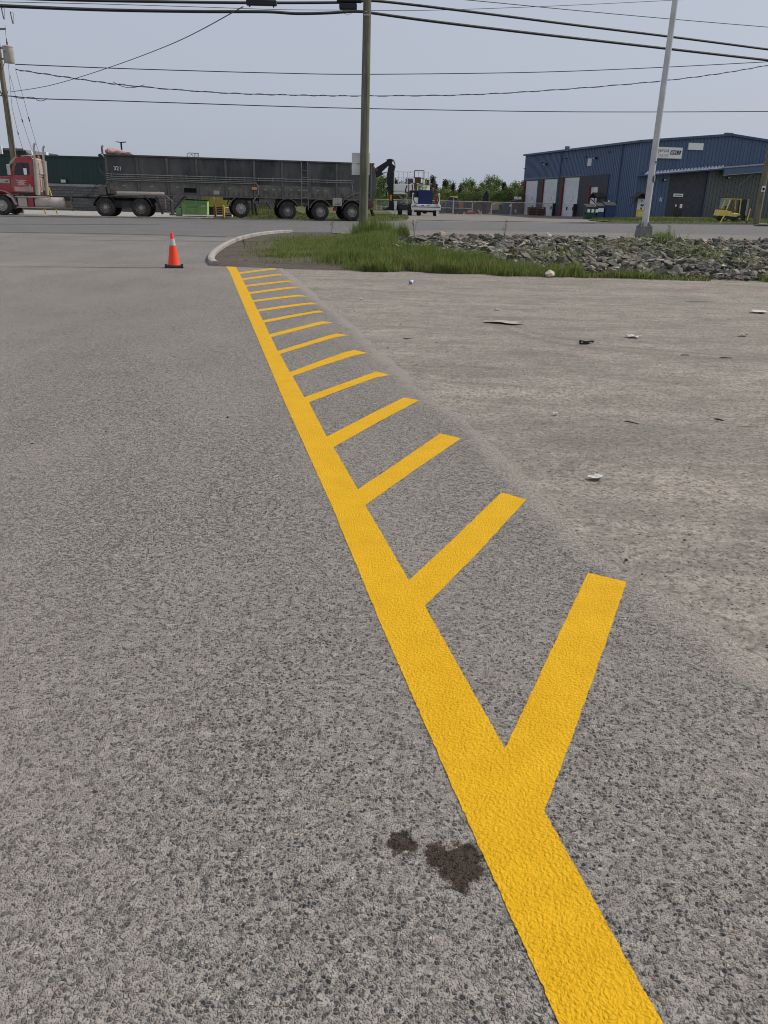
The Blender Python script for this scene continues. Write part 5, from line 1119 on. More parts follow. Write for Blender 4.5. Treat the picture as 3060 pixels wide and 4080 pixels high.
x = 5.1
while x < 6.0: wd = random.uniform(.05, .11); m.bx(x, x+wd, -.206, -.201, 2.42, 2.55); x += wd+.03
m.build('lettering', Mt['green_metal'], q)
for x in (11.36, 14.1, 18.6):
    q = MB().bx(x, x+1.25, -.13, -.055, .3, 2.3).build('window', Mt['pale_blind'], bb_); MB().bx(x-.05, x+1.32, -.16, -.056, 2.3, 2.42).bx(x+1.25, x+1.36, -.14, -.056, .3, 2.3).build('frame', Mt['brown'], q)
for x, z in ((11.9, 4.6), (3.5, 4.15)): q = MB().prism([(x-.2, z-.12), (x+.2, z-.12), (x+.2, z+.12), (x-.2, z+.12)], -.3, -.06).build('wall_light', Mt['frame_black'], bb_); MB().bx(x-.14, x+.14, -.33, -.301, z-.08, z+.08).build('lens', Mt['reflect'], q)
MB().bx(3.3, 3.6, -.04, -.004, 1.75, 2.2).build('plaque', Mt['sign'], bb_)
sgn = MB().bx(1.35, 5.25, -.22, -.02, 6.5, 7.66).build('sign_board', Mt['sign'], bb_); MB().bx(1.3, 5.3, -.2, -.015, 6.45, 6.497).bx(1.3, 5.3, -.2, -.015, 7.663, 7.7).build('frame', Mt['alu'], sgn)
text('lettering', 'Tigercat', Mt['dark_text'], sgn, 1.5, 7.02, -.226, 2.05, .52); text('lettering', 'HITACHI', Mt['grey_text'], sgn, 1.55, 6.62, -.226, 1.95, .32)
MB().prism([(3.68, 6.90), (5.0, 6.90), (5.12, 7.36), (3.80, 7.36)], -.228, -.2205).build('logo_panel', Mt['dark_text'], sgn); text('lettering', 'BELL', Mt['sign'], sgn, 3.80, 6.96, -.234, 1.2, .33, shear=.22)
MB().bx(5.98, 7.9, -.2, -.02, 7.5, 8.24).build('blank_sign', Mt['sign'], bb_)
MB().tube([(14.6, -.9, 5.1), (13.2, -.06, 3.4)], .02, 5).build('stay', Mt['alu'], bb_)

# ------------------------------------------------------------------ yard things by the warehouse
def onY(px, Y): return A(px, 866, Y).x
def dumpster(px0_, px1_, Y, mat, label, notes=2, h=1.45):
    x0, x1 = onY(px0_, Y), onY(px1_, Y); z = hz((x0+x1)/2, Y); W_ = x1-x0
    t = thing('dumpster', label, 'dumpster', (x0, Y, z), R(2)); MB().prism([(.04, .08), (W_-.04, .08), (W_, h*.92), (0, h*.92)], 0, 1.3).build('bin', Mt[mat], t, bevel=.02)
    MB().add([(-.03, -.04, h*.9), (W_+.03, -.04, h*.9), (W_+.03, 1.34, h*1.12), (-.03, 1.34, h*1.12), (-.03, -.04, h*.95), (W_+.03, -.04, h*.95), (W_+.03, 1.34, h*1.17), (-.03, 1.34, h*1.17)], [(0, 1, 2, 3), (4, 5, 6, 7), (0, 1, 5, 4), (1, 2, 6, 5), (2, 3, 7, 6), (3, 0, 4, 7)]).build('lid', Mt['frame_black'], t)
    m = MB()
    for k in range(notes): m.bx(W_*(.12+.42*k), W_*(.12+.42*k)+.3, -.014, -.004, h*.55, h*.8)
    if notes: m.build('sticker', Mt['sign'], t)
    MB().bx(-.1, .03, .4, .6, h*.4, h*.55).bx(W_-.03, W_+.1, .4, .6, h*.4, h*.55).bx(0, .1, .1, .3, 0, .08).bx(W_-.1, W_, .1, .3, 0, .08).build('lift_pocket', Mt[mat], t)
dumpster(2333, 2372, 97.6, 'dkgreen_bin', 'dark green dumpster, leftmost of three beside the blue warehouse', 3)
dumpster(2377, 2404, 97.9, 'blue_bin', 'blue dumpster with paper notices in the middle of three by the warehouse', 2, 1.55)
dumpster(2408, 2452, 98.2, 'blue_bin', 'blank blue dumpster nearest the warehouse corner', 0, 1.6)
x0 = onY(2553, 97); t = thing('grit_bin', 'yellow grit bin half hidden behind the lamp post', 'bin', (x0, 97, .0)); MB().prism([(-.42, 0), (.42, 0), (.5, .75), (-.5, .75)], -.3, .3).build('tub', Mt['forklift'], t, bevel=.03); MB().prism([(-.54, .75), (.54, .75), (.5, .85), (-.5, .85)], -.35, .35).build('lid', Mt['machine_yellow'], t)
# forklift
gx, gy = 30.5, 80.3
fk = thing('forklift', 'yellow forklift parked on the grass facing right in front of the warehouse', 'forklift', (gx, gy, .05), R(8))
MB().prism([(.62, .5), (.72, 1.02), (.9, 1.05), (1.35, 1.02), (1.5, .98), (1.98, .86), (2.0, .68), (2.3, .68), (2.75, .78), (2.85, .62), (2.5, .42), (1.4, .5)], .1, 1.1).build('body', Mt['forklift'], fk, bevel=.03)
MB().prism([(.6, .5), (1.4, .52), (2.5, .42), (2.8, .6), (2.9, .3), (2.4, .2), (1.0, .22), (.58, .3)], .14, 1.06).build('chassis', Mt['black_paint'], fk)
MB().bx(.85, 1.35, .2, 1.0, 1.04, 1.14).build('counterweight_cap', Mt['black_paint'], fk, bevel=.03)
m = MB()
for y in (.16, 1.04): m.bar((1.3, y, .95), (1.62, y, 1.98), .1).bar((2.72, y, .75), (2.66, y, 1.9), .08).bar((2.66, y, 1.9), (2.55, y, 1.98), .08)
m.bx(1.5, 2.72, .1, 1.1, 1.985, 2.05)
m.build('overhead_guard', Mt['forklift'], fk); 
MB().prism([(1.55, .98), (1.95, .9), (1.95, 1.0), (1.62, 1.06), (1.55, 1.4), (1.48, 1.4)], .35, .85).build('seat', Mt['black_paint'], fk, bevel=.02)
MB().tube([(2.5, .6, .85), (2.25, .6, 1.3)], .03, 6).build('steering_column', Mt['black_paint'], fk); q = MB().lathe([(.17, -.015), (.2, 0), (.17, .015)], 18, Matrix.Translation((2.24, .6, 1.32)) @ Matrix.Rotation(R(-40), 4, 'Y')).build('steering_wheel', Mt['black_paint'], fk)
MB().bx(2.95, 3.34, .2, .32, .1, 2.02).bx(2.95, 3.34, .88, 1.0, .1, 2.02).bx(2.98, 3.3, .32, .88, 1.82, 2.0).bx(2.98, 3.3, .32, .88, .9, 1.0).build('mast', Mt['black_paint'], fk); MB().bx(3.345, 3.4, .15, 1.05, .12, .6).bx(3.4, 3.9, .3, .42, .1, .16).bx(3.4, 3.9, .78, .9, .1, .16).build('fork_carriage', Mt['black_paint'], fk)
for s_, r_ in ((1.3, .25), (2.75, .31)):
    for y in (.02, .92): wheel(fk, s_, y, .25, r_-.03, r_, rimmat='rim_dark', far=y > .5)
for (p0, p1, Y, lab) in (((2888, 855), (2866, 893), 74.5, 'yellow guy guard leaning in front of the forklift rear'), ((2990, 832), (2976, 882), 75, 'yellow guy guard leaning between the forklift mast and the right pole')):
    a, b_ = A(*p0, Y), A(*p1, Y-.3); t = thing('guy_guard', lab, 'guy guard', b_); MB().tube([(0, 0, 0), a-b_], .055, 8).build('tube', Mt['yellow_guard'], t); MB().tube([(a-b_)*.02, -(a-b_)*.12], .065, 8).build('boot', Mt['frame_black'], t)

# ------------------------------------------------------------------ lifts and grapple arm
gl_ = hz(3, 77)
a0 = A(1636, 860, 77); sl1 = thing('aerial_lift', 'white and navy rough terrain lift seen from behind at the yard entrance', 'aerial lift', (a0.x, 77, gl_), R(2))
W_ = A(1754, 860, 77).x-a0.x                                     # about 2.6 m
MB().prism([(.05, .5), (W_, .5), (W_+.02, .95), (W_*.95, 1.0), (.08, 1.0), (.03, .95)], 0, .35).build('bumper', Mt['lift_white'], sl1, bevel=.04)
MB().bx(.1, W_-.02, -.03, -.001, .74, .79).build('bumper_groove', Mt['frame_black'], sl1)
m = MB()
for x in (.25, .95, 1.45, 2.25): m.bx(x, x+.25, -.03, -.001, .86, .91)
m.build('slot', Mt['frame_black'], sl1)
for x in (.1, W_-.25): MB().bx(x, x+.15, .05, .35, 1.0, 1.93).build('bumper_horn', Mt['lift_white'], sl1, bevel=.03)
MB().tube([(.2, .03, 1.85), (.22, .03, 1.4), (.35, .03, 1.1), (.6, .03, 1.03)], .035, 6).build('cable_loop', Mt['cable'], sl1); MB().tube([(W_-.18, .03, 1.8), (W_-.22, .03, 1.3), (W_-.35, .03, 1.05)], .035, 6).build('cable_loop', Mt['cable'], sl1)
MB().bx(.68, 1.98, .4, 1.6, 1.0, 2.2).build('cabin_panel', Mt['navy'], sl1, bevel=.04); MB().bx(.2, .68, .5, 1.6, 1.0, 1.55).build('side_box', Mt['lift_white'], sl1, bevel=.03); MB().bx(-.1, .66, .8, 2.5, 1.56, 2.15).build('engine_block', Mt['black_paint'], sl1, bevel=.05)
MB().bx(.1, W_-.1, .6, 4.2, .45, .98).build('chassis', Mt['lift_white'], sl1)
m = MB(); m.bar((-.25, .9, 2.72), (W_-.35, .9, 2.72), .1); m.bar((-.2, .9, 1.6), (-.2, .9, 2.68), .08); m.bar((.45, .9, 2.15), (.42, .9, 2.68), .1); m.bar((W_-.5, .9, 1.9), (W_-.5, .9, 2.68), .12)
m.build('guard_frame', Mt['maroon'], sl1)
m = MB()
for k in range(4): m.bar((-.05+.55*k, .845, 2.725), (.2+.55*k, .845, 2.725), .012, .07)
m.build('warning_stripe', Mt['white'], sl1)
MB().tube([(W_-.42, .2, 1.02), (W_-.42, .2, 1.7)], .1, 12).tube([(W_-.42, .2, 1.7), (W_-.42, .2, 1.85)], [.06, .03], 8).build('fire_extinguisher', Mt['fire_red'], sl1, smooth=True)
for x, far in ((-.18, False), (W_-.5, True)):
    q = MB().lathe([(.28, 0), (.48, .0), (.52, .06), (.52, .34), (.48, .4), (.28, .4), (.28, 0)], 26, Matrix.Translation((x-.05, 1.0, .5)) @ Matrix.Rotation(R(90), 4, 'Y'), caps=False).build('wheel', Mt['tyre'], sl1, smooth=True); MB().lathe([(.28, .1), (.1, .06), (0, .06)], 18, Matrix.Translation((x-.05, 1.0, .5)) @ Matrix.Rotation(R(90), 4, 'Y')).build('rim', Mt['navy'], q)
MB().bx(.12, .3, .1, .4, .02, .5).bx(W_-.35, W_-.17, .1, .4, .02, .5).build('outrigger', Mt['lift_white'], sl1, bevel=.02); MB().lathe([(0, -.25), (.25, -.2), (.25, .2), (0, .25)], 16, Matrix.Translation((W_/2, 1.2, .42)) @ Matrix.Rotation(R(90), 4, 'X')).bx(.4, W_-.5, 1.1, 1.25, .3, .45).build('axle_housing', Mt['rust_dark'], sl1)
# scissor lift behind
a0 = A(1567, 843, 84); z0 = hz(1, 84); s2 = thing('scissor_lift', 'white scissor lift with railed platform standing behind the grapple arm', 'scissor lift', (a0.x, 84, z0), R(4))
m = MB(); m.bx(0, 1.75, 0, .12, 2.1-z0, 2.72-z0).bx(0, .05, 0, 3, 2.1-z0, 2.7-z0); m.build('platform', Mt['lift_white'], s2, bevel=.03)
MB().bx(.05, 3.7, .13, 3, 2.0-z0, 2.14-z0).bx(0, 2.0, .05, .6, 1.8-z0, 1.98-z0).build('deck', Mt['lift_white'], s2, bevel=.02)
m = MB()
for x in (0.02, .45, .9, 1.3): m.bar((x, .05, 2.72-z0), (x, .05, 3.85-z0), .07)
for z in (3.82, 3.28): m.bar((0, .05, z-z0), (1.7, .05, z-z0), .06)
m.build('guard_rail', Mt['lift_white'], s2); m = MB()
m.bar((1.7, 1.8, 3.82-z0), (1.7, .05, 3.82-z0), .05).bar((1.7, 1.8, 2.75-z0), (1.7, .05, 2.75-z0), .05)
for x in (1.7, 2.1, 2.55, 3.0, 3.55): m.bar((x, 1.8, 2.1-z0), (x, 1.8, 3.9-z0), .06)
for z in (3.9, 3.3): m.bar((1.7, 1.8, z-z0), (3.6, 1.8, z-z0), .05)
m.bar((0, .05, 3.82-z0), (0, 3, 3.82-z0), .05).bar((1.7, .05, 2.75-z0), (2.0, .05, 2.75-z0), .08).bar((2.0, .05, 2.75-z0), (2.0, .05, 3.25-z0), .08).bar((2.0, .05, 3.25-z0), (1.5, .05, 3.25-z0), .07)
m.build('guard_rail', Mt['lift_white'], s2)
m = MB(); m.bar((2.0, .1, 3.3-z0), (2.9, .1, 3.3-z0), .07).bar((2.0, .1, 3.98-z0), (2.95, .1, 3.98-z0), .07).bar((2.0, .1, 3.3-z0), (2.0, .1, 3.98-z0), .07).bar((2.95, .1, 3.3-z0), (2.92, .1, 3.98-z0), .07); m.build('swing_gate', Mt['maroon'], s2)
MB().bx(1.2, 1.9, .4, 1.0, 2.75-z0, 3.25-z0).build('control_box', Mt['slate'], s2, bevel=.05); MB().bx(2.1, 2.7, .6, 1.0, 2.8-z0, 3.4-z0).build('load_box', Mt['rust_dark'], s2, bevel=.03); MB().bx(3.2, 3.6, 1.0, 1.5, 2.6-z0, 3.2-z0).build('load_box', Mt['rust_dark'], s2, bevel=.03)
m = MB()
for x in (2.85, 3.2): m.bar((x, .3, 2.1-z0), (x+.05, .3, 3.35-z0), .07)
for k in range(5): m.bar((2.85, .3, 2.2-z0+.25*k), (3.24, .3, 2.2-z0+.25*k), .05)
m.build('step_ladder', Mt['lime'], s2); MB().bx(3.05, 3.6, .5, 1.2, 2.15-z0, 2.65-z0).build('tank', Mt['white'], s2, bevel=.04)
m = MB(); m.bar((.5, .7, 1.8-z0), (1.6, .7, .85), .12).bar((1.6, .7, 1.8-z0), (.5, .7, .85), .12).bar((.5, 1.8, 1.8-z0), (1.6, 1.8, .85), .12); m.build('scissor_arm', Mt['alu'], s2)
MB().tube([(1.3, 0, 2.6-z0), (1.15, 0, 2.2-z0), (1.2, 0, 1.95-z0), (1.5, 0, 1.9-z0)], .06, 7).build('hose', Mt['cable'], s2)
MB().bx(.4, 2.6, .5, 3, .45, .95).build('base', Mt['slate'], s2); MB().bx(.1, .35, .2, .6, .5, 1.3).bx(.12, .3, .2, .4, .05, .5).build('outrigger', Mt['lift_white'], s2, bevel=.03)
for x in (.5, 2.4): 
    q = MB().lathe([(.3, 0), (.5, .0), (.54, .06), (.54, .34), (.5, .4), (.3, .4), (.3, 0)], 26, Matrix.Translation((x, .5, .53)) @ Matrix.Rotation(R(90), 4, 'Y'), caps=False).build('wheel', Mt['tyre'], s2, smooth=True); MB().lathe([(.3, .1), (.1, .06), (0, .06)], 18, Matrix.Translation((x, .5, .53)) @ Matrix.Rotation(R(90), 4, 'Y')).build('rim', Mt['white'], q)
# black grapple arm
a0 = A(1565, 842, 85); z0 = hz(0, 85); ga = thing('loader_arm', 'tall black knuckle boom arm bent over behind the end of the trailer', 'loader arm', (a0.x, 85, z0), 0)
o0 = Vector((a0.x, 85, z0))
def L4(x, y): q = A(1380+x/3.95, 560+y/3.95, 85)-o0; return (q.x, q.z)
MB().prism([L4(*p) for p in ((640, 520), (655, 440), (665, 395), (690, 330), (760, 400), (765, 450), (752, 500), (748, 700), (735, 980), (760, 1060), (770, 1105), (570, 1090), (575, 1068), (640, 1065), (675, 1020), (655, 720), (640, 690))], -.2, .2).build('stick', Mt['black_paint'], ga, bevel=.03)
MB().prism([L4(*p) for p in ((300, 510), (300, 640), (470, 580), (520, 530), (665, 395), (720, 350), (735, 310), (680, 298), (640, 320), (458, 435))], -.26, -.21).prism([L4(*p) for p in ((300, 510), (300, 640), (470, 580), (520, 530), (665, 395), (720, 350), (735, 310), (680, 298), (640, 320), (458, 435))], .21, .26).prism([L4(*p) for p in ((300, 520), (300, 630), (460, 570), (660, 395), (690, 340), (650, 325), (458, 445))], -.21, .21).build('boom', Mt['black_paint'], ga)
q0, q1, q2 = L4(480, 565), L4(570, 515), L4(635, 500); m = MB(); m.tube([(q0[0], -.3, q0[1]), (q1[0], -.3, q1[1])], .12, 10); m.build('ram', Mt['black_paint'], ga); MB().tube([(q1[0], -.3, q1[1]), (q2[0], -.3, q2[1])], .06, 8).build('ram_rod', Mt['chrome'], ga)
for k in range(3):
    P = [L4(*p) for p in ((640-10*k, 318-6*k), (690, 295-4*k), (735+6*k, 320-8*k), (760+4*k, 370), (764+3*k, 430))]; MB().tube([(p[0], -.3+.2*k, p[1]) for p in P], .025, 6).build('hose', Mt['cable'], ga)
q0 = L4(683, 852); q1 = L4(715, 945); MB().bx(q0[0], q1[0], -.215, -.2, q1[1], q0[1]).build('warning_plate', Mt['amber'], ga)
q0 = L4(478, 455); MB().lathe([(.14, 0), (.14, .01), (0, .01)], 16, Matrix.Translation((q0[0], -.262, q0[1])) @ Matrix.Rotation(R(90), 4, 'X')).build('badge', Mt['tail'], ga)
q0 = L4(650, 720); q1 = L4(622, 915); MB().tube([(q0[0], -.1, q0[1]), (q1[0], -.1, q1[1])], .06, 7).build('ram', Mt['black_paint'], ga)

# ------------------------------------------------------------------ yard fence and the machines stored behind it
FY = 121.5; zf_ = -.6; x0 = A(1400, 850, FY).x; x1 = A(2196, 850, FY).x; fH = 1.78
fe = thing('chain_link_fence', 'long galvanised chain link fence across the back of the yard', 'fence', (x0, FY, zf_))
posts = [1410, 1480, 1553, 1620, 1700, 1804, 1879, 1956, 2034, 2105, 2162, 2196]
for p_ in posts: MB().tube([(onY(p_, FY)-x0, 0, 0), (onY(p_, FY)-x0, 0, fH+.05)], .06 if p_ != 1804 else .09, 8).build('post', Mt['galv'], fe, smooth=True)
MB().tube([(0, 0, fH), (x1-x0, 0, fH)], .045, 6).tube([(0, 0, .12), (onY(1800, FY)-x0, 0, .12)], .035, 6).tube([(0, 0, .85), (onY(1876, FY)-x0, 0, .85)], .035, 6).build('rail', Mt['galv'], fe)
t = NT('chain_link'); co = t.co('Object', rot=(0, R(45), 0)); sx = t.N('ShaderNodeSeparateXYZ'); t.L(co, sx.inputs[0])
fa = t.math('LESS_THAN', t.math('FRACT', t.math('DIVIDE', sx.outputs[0], .06)), .10); fb_ = t.math('LESS_THAN', t.math('FRACT', t.math('DIVIDE', sx.outputs[2], .06)), .10)
t.L(t.math('MAXIMUM', fa, fb_), t.b.inputs['Alpha']); t.fin((.4, .41, .41), .5); Mt['mesh'] = t.m
MB().add([(0, 0, .1), (x1-x0, 0, .1), (x1-x0, 0, fH), (0, 0, fH)], [(0, 1, 2, 3)]).build('mesh', Mt['mesh'], fe)
zt = -.6
def at5(x, y, Y): return A(1700+x/3.318, 640+y/3.318, Y)
def machine(name, label, cat, xz5, Y):
    o = at5(xz5[0], xz5[1], Y); return thing(name, label, cat, (o.x, Y, zt)), Vector((o.x, Y, zt))
def P5(o, Y, L): return [((lambda q: (q.x-o.x, q.z-zt))(at5(x, y, Y))) for x, y in L]
Y = 126
t, o = machine('wheel_loader', 'dark machine cab with a yellow roof behind the fence left of centre', 'loader', (330, 700), Y)
MB().prism(P5(o, Y, [(225, 700), (235, 620), (270, 560), (400, 555), (410, 700)]), 0, 2).build('body', Mt['slate'], t, bevel=.05)
MB().prism(P5(o, Y, [(250, 545), (300, 480), (410, 480), (412, 555), (340, 560)]), .2, 1.8).build('cab', Mt['glass'], t, bevel=.04); MB().prism(P5(o, Y, [(315, 480), (318, 468), (410, 470), (412, 496), (380, 490)]), .1, 1.9).build('roof', Mt['forklift'], t); MB().prism(P5(o, Y, [(350, 500), (362, 500), (362, 555), (350, 555)]), .15, .2).build('pillar', Mt['alu'], t)
for x_ in (260, 380):
    q = P5(o, Y, [(x_, 680)])[0]; MB().lathe([(0, -.3), (.5, -.3), (.55, -.2), (.55, .2), (.5, .3), (0, .3)], 20, Matrix.Translation((q[0], -.3, .55)) @ Matrix.Rotation(R(90), 4, 'X')).build('wheel', Mt['tyre'], t)
t, o = machine('equipment_crate', 'orange brown crate behind the fence beside the dark machine', 'crate', (455, 640), Y)
MB().prism(P5(o, Y, [(415, 560), (480, 550), (490, 625), (430, 632)]), 0, 1).build('box', Mt['rust'], t, bevel=.03); MB().prism(P5(o, Y, [(418, 632), (488, 628), (486, 705), (420, 705)]), .1, .9).build('stand', Mt['rust_dark'], t)
t, o = machine('radiator_unit', 'dark slate grille unit behind the fence at the second post', 'machine', (550, 640), Y)
MB().prism(P5(o, Y, [(505, 545), (598, 545), (598, 640), (500, 640)]), 0, 1).build('housing', Mt['slate'], t, bevel=.04); MB().prism(P5(o, Y, [(520, 560), (580, 560), (580, 625), (518, 625)]), -.05, 0).build('grille', Mt['frame_black'], t); MB().prism(P5(o, Y, [(505, 640), (598, 640), (590, 700), (512, 700)]), .1, .9).build('stand', Mt['frame_black'], t)
Y = 119.5
t, o = machine('plough_blade', 'bright orange plough blade lying on the yard in front of the fence', 'plough blade', (580, 705), Y)
MB().prism(P5(o, Y, [(505, 705), (510, 672), (540, 682), (600, 680), (655, 676), (655, 706)]), 0, .5).build('blade', Mt['rust'], t, bevel=.03); MB().prism(P5(o, Y, [(545, 680), (552, 645), (566, 665), (585, 655), (600, 680)]), .2, .3).build('bracket', Mt['alu'], t)
Y = 127
t, o = machine('skid_steer', 'maroon machine behind the fence left of the black upright boom', 'machine', (670, 680), Y)
MB().prism(P5(o, Y, [(625, 700), (630, 570), (660, 545), (720, 545), (728, 640), (715, 700)]), 0, 1.6).build('body', Mt['rust_dark'], t, bevel=.05); MB().prism(P5(o, Y, [(660, 650), (690, 650), (725, 700), (700, 708)]), -.5, 0).build('bucket', Mt['alu'], t)
t, o = machine('excavator_boom', 'black upright excavator boom standing behind the fence in front of the trees', 'excavator boom', (780, 700), Y)
MB().prism(P5(o, Y, [(735, 540), (745, 470), (775, 405), (800, 396), (815, 430), (818, 545)]), 0, .5).build('boom', Mt['black_paint'], t, bevel=.05); MB().prism(P5(o, Y, [(725, 545), (830, 545), (820, 700), (740, 705)]), .0, .7).build('base', Mt['rust_dark'], t, bevel=.04); MB().prism(P5(o, Y, [(735, 560), (790, 560), (780, 690), (740, 690)]), -.06, 0).build('stick', Mt['black_paint'], t)
t, o = machine('excavator', 'tan excavator body with dark tracks behind the fence right of the upright boom', 'excavator', (930, 690), Y)
MB().prism(P5(o, Y, [(862, 610), (880, 570), (925, 555), (1000, 560), (990, 575), (960, 590), (950, 650), (862, 655)]), 0, 1.8).build('body', Mt['tan'], t, bevel=.05); MB().prism(P5(o, Y, [(862, 658), (960, 655), (975, 700), (862, 700)]), .1, 1.7).build('track', Mt['frame_black'], t, bevel=.05)
t, o = machine('wrapped_machine', 'dark navy wrapped machine behind the fence between the tan excavator and the brown container', 'machine', (1040, 700), Y)
MB().prism(P5(o, Y, [(985, 705), (990, 600), (1020, 560), (1095, 560), (1120, 640), (1115, 705)]), 0, 1.6).build('cover', Mt['slate'], t, bevel=.08); MB().prism(P5(o, Y, [(1090, 590), (1110, 575), (1125, 600), (1100, 610)]), -.05, 0).build('patch', Mt['white'], t)
Y = 130
t, o = machine('container', 'rusty brown container behind the fence next to the warehouse corner', 'container', (1180, 700), Y)
MB().prism(P5(o, Y, [(1105, 560), (1110, 535), (1255, 515), (1262, 545), (1250, 705), (1120, 705)]), 0, 3).build('box', Mt['rust_dark'], t, bevel=.03); MB().prism(P5(o, Y, [(1168, 510), (1168, 474), (1206, 476), (1208, 512)]), .3, 1).prism(P5(o, Y, [(1215, 512), (1230, 480), (1255, 478), (1256, 512)]), .3, 1).build('roof_box', Mt['white'], t); MB().prism(P5(o, Y, [(1158, 645), (1185, 640), (1190, 690), (1160, 692)]), -.2, 0).build('notice', Mt['alu'], t)
t, o = machine('pallet_rack', 'brown wooden pallet rack standing at the overhead door marked 3', 'pallet rack', (1450, 730), 119)
m = MB(); Y = 119
for xa in (1345, 1440, 1455, 1560): m.prism(P5(o, Y, [(xa, 615), (xa+14, 615), (xa+14, 725), (xa, 725)]), 0, .9)
for ya in (615, 655, 690): m.prism(P5(o, Y, [(1345, ya), (1570, ya+4), (1570, ya+16), (1345, ya+12)]), .05, .85)
m.build('frame', Mt['brown'], t); MB().prism(P5(o, Y, [(1360, 630), (1435, 632), (1435, 725), (1360, 725)]), .2, .8).prism(P5(o, Y, [(1470, 640), (1558, 640), (1558, 728), (1470, 728)]), .2, .8).build('crate', Mt['rust_dark'], t)
t, o = machine('tractor_shell', 'dark vehicle shape with a blue tinted window just right of the white lift', 'vehicle', (205, 690), 124); Y = 124
MB().prism(P5(o, Y, [(175, 695), (178, 600), (200, 560), (245, 540), (250, 695)]), 0, 2).build('body', Mt['slate'], t, bevel=.06)

# ------------------------------------------------------------------ trees
def tree_leaf(name, stops): 
    m_ = mat_attr(name, stops, .6, .3); return m_
LFS = [tree_leaf('leaf_pale', [(0, (.08, .12, .03)), (.5, (.16, .22, .06)), (1, (.26, .32, .11))]), tree_leaf('leaf_dark', [(0, (.025, .048, .02)), (.6, (.055, .09, .034)), (1, (.10, .135, .05))]), tree_leaf('leaf_mid', [(0, (.05, .085, .024)), (.5, (.11, .165, .045)), (1, (.19, .24, .08))])]
def make_tree(kind, h, w_, seed):
    rnd = random.Random(seed); T = MB(); top = h*.92
    T.tube([(0, 0, 0), (.06*h*rnd.uniform(-.3, .3), 0, h*.4), (.05*h*rnd.uniform(-.5, .5), 0, top)], [.022*h, .015*h, .004*h], 7)
    V = []; F = []; Hh = []; cl = []
    n_ = 46 if kind != 1 else 60
    for k in range(n_):
        if kind == 1:        # conifer
            z = h*(.12+.86*(k/n_)); rr = w_*.5*(1-(z/h))**.8*rnd.uniform(.5, 1.05)+.08; a = k*2.4+rnd.uniform(-.4, .4)
        else:
            z = h*(.22+.76*rnd.random()); q = (z/h-.2)/.8; rr = w_*.5*math.sqrt(max(.02, 1-(2*q-.85)**2*.85))*rnd.uniform(.15, 1.1); a = rnd.uniform(0, 6.283)
        p = Vector((rr*math.cos(a), rr*math.sin(a), z)); cl.append(p)
        if k % 2 == 0: T.tube([(0, 0, max(.1*h, z-.25*w_)), p*.6+Vector((0, 0, z*.38)), p], [.007*h, .005*h, .002*h], 4)
    for p in cl:
        s_ = (.16 if kind != 1 else .11)*w_*rnd.uniform(.7, 1.35); hb = rnd.uniform(.15, .85)
        for j in range(34):
            d = Vector((rnd.gauss(0, 1), rnd.gauss(0, 1), rnd.gauss(0, .8)))*s_*.62; c = p+d; ls = .085*rnd.uniform(.7, 1.5)*(1 if h > 3 else .7)*1.25
            u = Vector((rnd.gauss(0, 1), rnd.gauss(0, 1), rnd.gauss(0, 1))).normalized(); v = u.cross(Vector((rnd.gauss(0, 1), rnd.gauss(0, 1), rnd.gauss(0, 1)))).normalized(); o_ = len(V)
            V += [tuple(c-u*ls), tuple(c+v*ls*.6), tuple(c+u*ls), tuple(c-v*ls*.6)]; F.append((o_, o_+1, o_+2, o_+3)); hh = min(1, max(0, rnd.gauss(hb, .16))); Hh += [hh]*4
    tm = bpy.data.meshes.new('trunk'); tm.from_pydata(T.v, [], T.f); tm.materials.append(Mt['bark'])
    cm = bpy.data.meshes.new('crown'); cm.from_pydata(V, [], F); cm.materials.append(LFS[kind]); hue_attr(cm, Hh); return tm, cm
TM = [make_tree(0, 5, 2.6, 1), make_tree(0, 5, 2.2, 2), make_tree(1, 5, 2.4, 3), make_tree(2, 5, 3.0, 4), make_tree(1, 5, 2.0, 5), make_tree(2, 5, 3.4, 6), make_tree(0, 5, 3.2, 7)]
KD = ['slender pale green poplar', 'narrow pale green poplar', 'dark pointed spruce', 'mid green bushy tree', 'thin dark spruce', 'broad mid green tree', 'broad pale green tree']
trees = [(1498, 700, 3), (1512, 694, 0), (1530, 702, 5), (1548, 708, 3), (1575, 712, 2), (1600, 722, 3), (1640, 716, 5), (1668, 722, 3), (1700, 742, 2), (1724, 700, 2), (1738, 730, 4), (1752, 752, 3), (1776, 716, 2), (1792, 720, 3), (1806, 728, 4), (1836, 738, 2), (1856, 716, 0), (1872, 714, 0), (1884, 720, 1), (1905, 748, 5), (1922, 726, 1), (1940, 730, 0), (1958, 703, 6), (1972, 704, 0), (1990, 716, 6), (2010, 724, 4), (2026, 742, 5), (2050, 724, 1), (2070, 728, 0), (2086, 722, 2)]
low = [(1500, 770, 5), (1540, 775, 6), (1740, 752, 6), (1770, 746, 0), (1790, 760, 6), (1815, 756, 6), (1850, 765, 5), (1890, 762, 6), (1915, 768, 5), (1945, 760, 6), (1985, 764, 5), (2015, 760, 6), (2040, 765, 5), (2065, 758, 6), (2085, 762, 5), (1690, 770, 5), (1650, 765, 6), (1600, 768, 5), (1570, 770, 6)]
random.seed(5)
